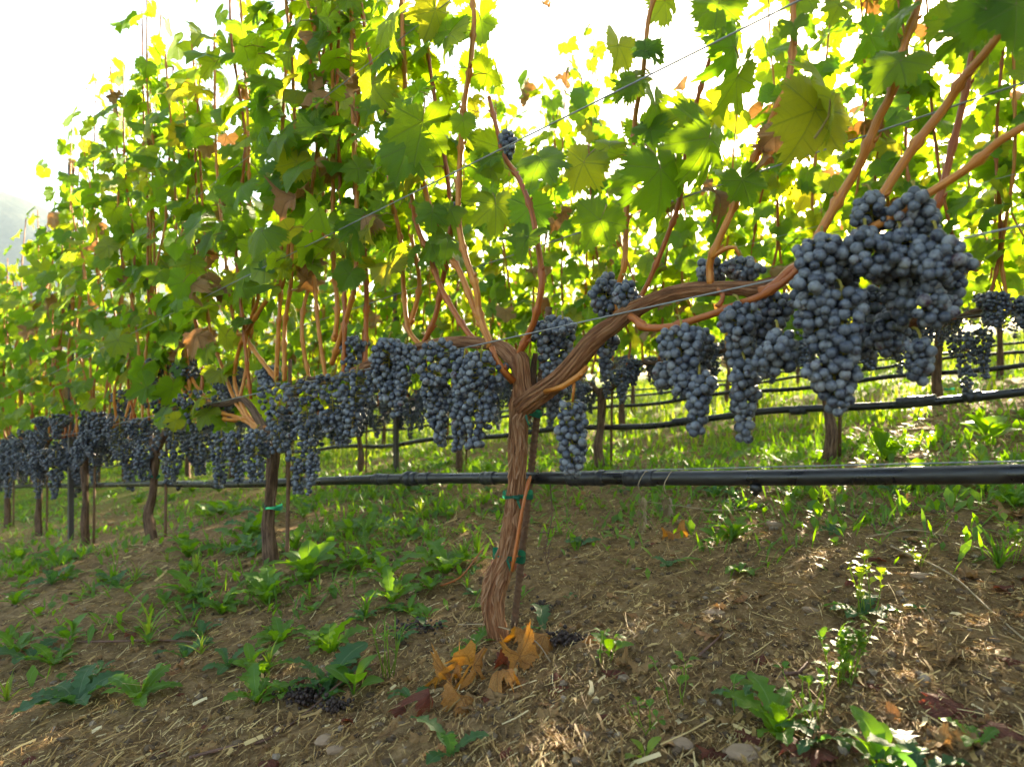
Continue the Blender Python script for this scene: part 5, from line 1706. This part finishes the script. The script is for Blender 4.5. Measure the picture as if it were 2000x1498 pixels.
# ------------------------------------------------------------------ fallen leaves, twigs, stones, rotten fruit
def fallen(px, py, size, label, group=None, mesh=None, yaw=0, tilt=(0, 0), lift=.004):
    p = GP(px, py)
    o = bpy.data.objects.new('fallen_leaf', mesh or DRY_FLAT[0]); COL.objects.link(o)
    o.location = p + Vector((0, 0, lift)); o.rotation_euler = (tilt[0], tilt[1], yaw); o.scale = (size, size, size)
    tag(o, label, 'fallen leaf', group)
M['leaf_orange'] = leaf_material('leaf_orange', False, 'orange')
M['leaf_red'] = leaf_material('leaf_red', False, 'red')
def tinted(mesh, m):
    me = mesh.copy(); me.materials[0] = M[m]
    return me
CURL = [leaf_mesh(360 + i, 'hi', None, 6.0).mesh('fallen_leaf', [M['dry'], M['petiole']]) for i in range(4)]
OR = [tinted(q, 'leaf_orange') for q in CURL]
RD = [tinted(CURL[i], 'leaf_red') for i in (1, 3)]
RDF = [tinted(DRY_FLAT[i], 'leaf_red') for i in (1, 3, 5)]
fallen(1030, 1265, .046, 'large curled orange-brown leaf leaning against the foot of the big trunk', None, OR[0], .4, (.3, .2), .02)
fallen(1065, 1268, .044, 'orange leaf folded beside the larger one at the trunk foot', None, OR[1], 2.0, (.2, -.4), .025)
fallen(1015, 1300, .038, 'tan curled leaf standing on edge below the trunk foot', None, OR[2], 3.6, (-.5, .3), .02)
fallen(925, 1330, .042, 'curled golden leaf with a glowing upright edge, downhill of the trunk foot', None, OR[3], 1.0, (.6, .5), .025)
fallen(978, 1340, .040, 'crumpled tan leaf right of the curled golden leaf', None, OR[1], 4.4, (.4, -.6), .02)
fallen(900, 1378, .040, 'golden brown leaf lowest in the little heap of curled leaves', None, OR[0], 5.4, (.1, .3), .014)
fallen(880, 1335, .034, 'dull tan leaf at the downhill side of the heap of curled leaves', None, OR[2], 2.9, (.1, .3), .014)
fallen(1160, 1262, .036, 'pale buff leaf lying curled on the soil right of the trunk', None, OR[1], .2, (.2, .1), .012)
fallen(840, 1395, .026, 'dark leaf with a glowing red centre among pale stems', None, RD[0], 1.0, (.8, .2), .03)
fallen(995, 1160, .034, 'dried red-brown leaf caught on the side of the big trunk at its bend', None, RD[1], 2.6, (1.2, .4), .085)
fallen(985, 1300, .026, 'dark red crumpled leaf right at the trunk foot', None, RD[1], 1.6, (.2, .4), .012)
fallen(1490, 1287, .022, 'small salmon-red leaf flat on the bare soil', None, RDF[0], .6, (0, 0), .006)
fallen(1535, 1300, .015, 'smaller salmon-red leaf next to the first one', None, RDF[1], 2.6, (0, 0), .005)
fallen(1585, 1475, .042, 'rust coloured leaf under the low bluish leaf spray', None, RDF[2], 2.6, (.1, 0), .006)
fallen(1880, 1400, .055, 'long dark rust-coloured leaf in the straw near the bottom corner', None, RDF[0], 5.2, (.1, .2), .008)
fallen(1940, 1440, .042, 'reddish brown leaf at the picture edge near the bottom corner', None, RDF[1], 3.2, (.1, .2), .008)
fallen(1315, 1055, .042, 'bright orange leaf on the soil under the hose', None, OR[3], 3.2, (.1, .2), .012)
rf = random.Random(31)
for k in range(230):
    px = rf.uniform(-50, 2050); py = 960 + 530 * rf.random() ** 1.1
    if px < 900 and rf.random() < .35: continue
    far = py < 1060
    red = rf.random() < .25
    me = rf.choice(RDF) if red else rf.choice(DRY_FLAT + DRY_HI[:4])
    g = 'reddish leaf scraps on the soil' if red else ('brown leaves on the ground farther back' if far else 'dry brown leaves on the near soil')
    lab = {'reddish leaf scraps on the soil': 'one of the small reddish leaf scraps scattered flat on the soil', 'brown leaves on the ground farther back': 'one of the dry brown leaves lying under the hose farther back',
           'dry brown leaves on the near soil': 'one of the small dry brown leaves lying loose on the near soil'}[g]
    fallen(px, py, rf.uniform(.011, .028) * (1.7 if far else 1.0), lab, g, me, rf.uniform(0, 6.3), (rf.uniform(-.25, .25), rf.uniform(-.25, .25)), .004)

def twig(pxs, rad, label, mat='twig', lift=.006):
    pts = [GP(*p) + Vector((0, 0, lift + (l if l else 0))) for (p, l) in pxs]
    mb = MB(); tube(mb, smooth_path(pts, [rad * (1 - .4 * i / len(pts)) for i in range(len(pts))], .015), 7)
    o = link('twig', mb.mesh('twig', M[mat], origin=pts[0])); o.location = pts[0]
    tag(o, label, 'twig')
twig([((370, 1488), 0), ((450, 1470), 0), ((520, 1450), .0), ((600, 1395), .006), ((670, 1350), .016), ((735, 1325), .03)], .0028, 'long bent reddish-brown twig reaching up from the bottom edge')
twig([((150, 1263), 0), ((230, 1262), .004), ((320, 1255), .002), ((390, 1262), 0)], .0028, 'straight brown twig lying across the downhill slope')
twig([((1530, 1330), 0), ((1560, 1312), 0), ((1578, 1303), .004)], .0035, 'short thick brown twig beside the small red leaves')
twig([((1365, 1288), 0), ((1395, 1265), .003), ((1412, 1248), .002)], .0025, 'short grey twig on the bare soil')
twig([((860, 1160), .01), ((900, 1150), .02), ((945, 1122), .05)], .0022, 'thin red-brown twig leaning against the bend of the big trunk', 'cane_red')
twig([((895, 1240), .006), ((960, 1262), .03), ((1040, 1275), .02), ((1075, 1300), .0)], .0013, 'thin tan stalk lying across the foot of the big trunk', 'dead')
twig([((1250, 1018), .06), ((1440, 1012), .02), ((1500, 985), .06), ((1580, 960), .1)], .0013, 'long pale grass stalk slanting under the hose', 'dead')
twig([((1740, 1075), .0), ((1850, 1140), .004), ((1930, 1200), .004), ((2010, 1260), .0)], .002, 'long pale straw stalk down the uphill edge of the berm', 'dead')
twig([((1690, 1060), .0), ((1780, 1050), .01), ((1850, 1060), .004)], .0014, 'pale bent stalk lying on top of the berm', 'dead')

def stone(px, py, s, label, group=None, seed=0, flat=.6):
    p = GP(px, py)
    V, Fc = ICO2
    rng = np.random.RandomState(seed)
    V = V * (1 + .25 * vnoise(V[:, 0] * 1.7 + seed, V[:, 1] * 1.7 + V[:, 2] * 2)[:, None]) * (1 + .06 * rng.uniform(-1, 1, (len(V), 1)))
    V = V * np.array([s * rng.uniform(.9, 1.5), s * rng.uniform(.7, 1), s * flat])
    o = link('stone', np_mesh('stone', V, Fc, None, None, M['stone'], smooth=False)); o.location = p + Vector((0, 0, s * .18)); o.rotation_euler = (0, 0, rng.uniform(0, 6))
    tag(o, label, 'stone', group)
stone(635, 1440, .015, 'pale buff stone on the straw near the bottom edge', None, 1)
stone(655, 1462, .010, 'small pinkish stone touching the buff one', None, 2)
stone(1330, 1445, .016, 'angular reddish brown stone near the bottom edge', None, 3, .5)
stone(1585, 1192, .013, 'pinkish flat stone on the bare slope', None, 4, .4)
stone(1395, 1200, .016, 'half buried reddish stone on the crest of bare soil', None, 5, .4)
stone(1460, 1480, .022, 'greyish flat stone at the bottom edge under the lush weed', None, 6, .35)
stone(1800, 1130, .016, 'pale flat stone among the straw on the uphill side', None, 7, .4)
stone(1510, 1030, .018, 'rounded brown stone on the soil under the hose', None, 8, .6)
for k in range(14):
    stone(rf.uniform(50, 1950), rf.uniform(1050, 1480), rf.uniform(.004, .009), 'one of the small stones lying loose in the straw', 'small stones in the straw', 20 + k)

# rotten raisined bunches lying on the ground
def rotten(px, py, n, wpx, label, seed):
    p = GP(px, py); rng = np.random.RandomState(seed)
    V0_, F0 = ICO1; wd = wpx / F * p.y / 2
    C = np.stack([rng.normal(0, wd * .5, n), rng.normal(0, wd * .35, n), np.abs(rng.normal(0, .006, n)) + .003], -1)
    S = rng.uniform(.35, .75, n) * .0067
    V = (V0_[None] * (1 + .3 * rng.uniform(-1, 1, (n, len(V0_), 3))) * S[:, None, None] + C[:, None, :]).reshape(-1, 3)
    Fc = (F0[None] + (np.arange(n) * len(V0_))[:, None, None]).reshape(-1, 3)
    me = np_mesh('fallen_bunch', V, Fc, None, None, M['rot'])
    o = link('fallen_bunch', me); o.location = p
    tag(o, label, 'rotten fruit')
M['rot'] = simple('raisined_fruit', (.010, .005, .004), (.045, .022, .016), 120, .6, .5, .002)
rotten(590, 1365, 150, 95, 'dark shrivelled bunch rotting on the ground beside the bluish weed', 1)
rotten(655, 1385, 80, 60, 'second heap of dark rotten berries under the bent twig', 2)
rotten(815, 1240, 110, 90, 'dark rotten fruit on the soil downhill of the trunk foot', 3)
rotten(1105, 1262, 120, 80, 'dark rotten fruit between the orange leaves and the buff leaf', 4)
rotten(1060, 1190, 50, 60, 'scattered shrivelled berries behind the trunk foot', 5)
rotten(1825, 815, 60, 60, 'dropped dark bunch on the grass between the rows uphill', 6)
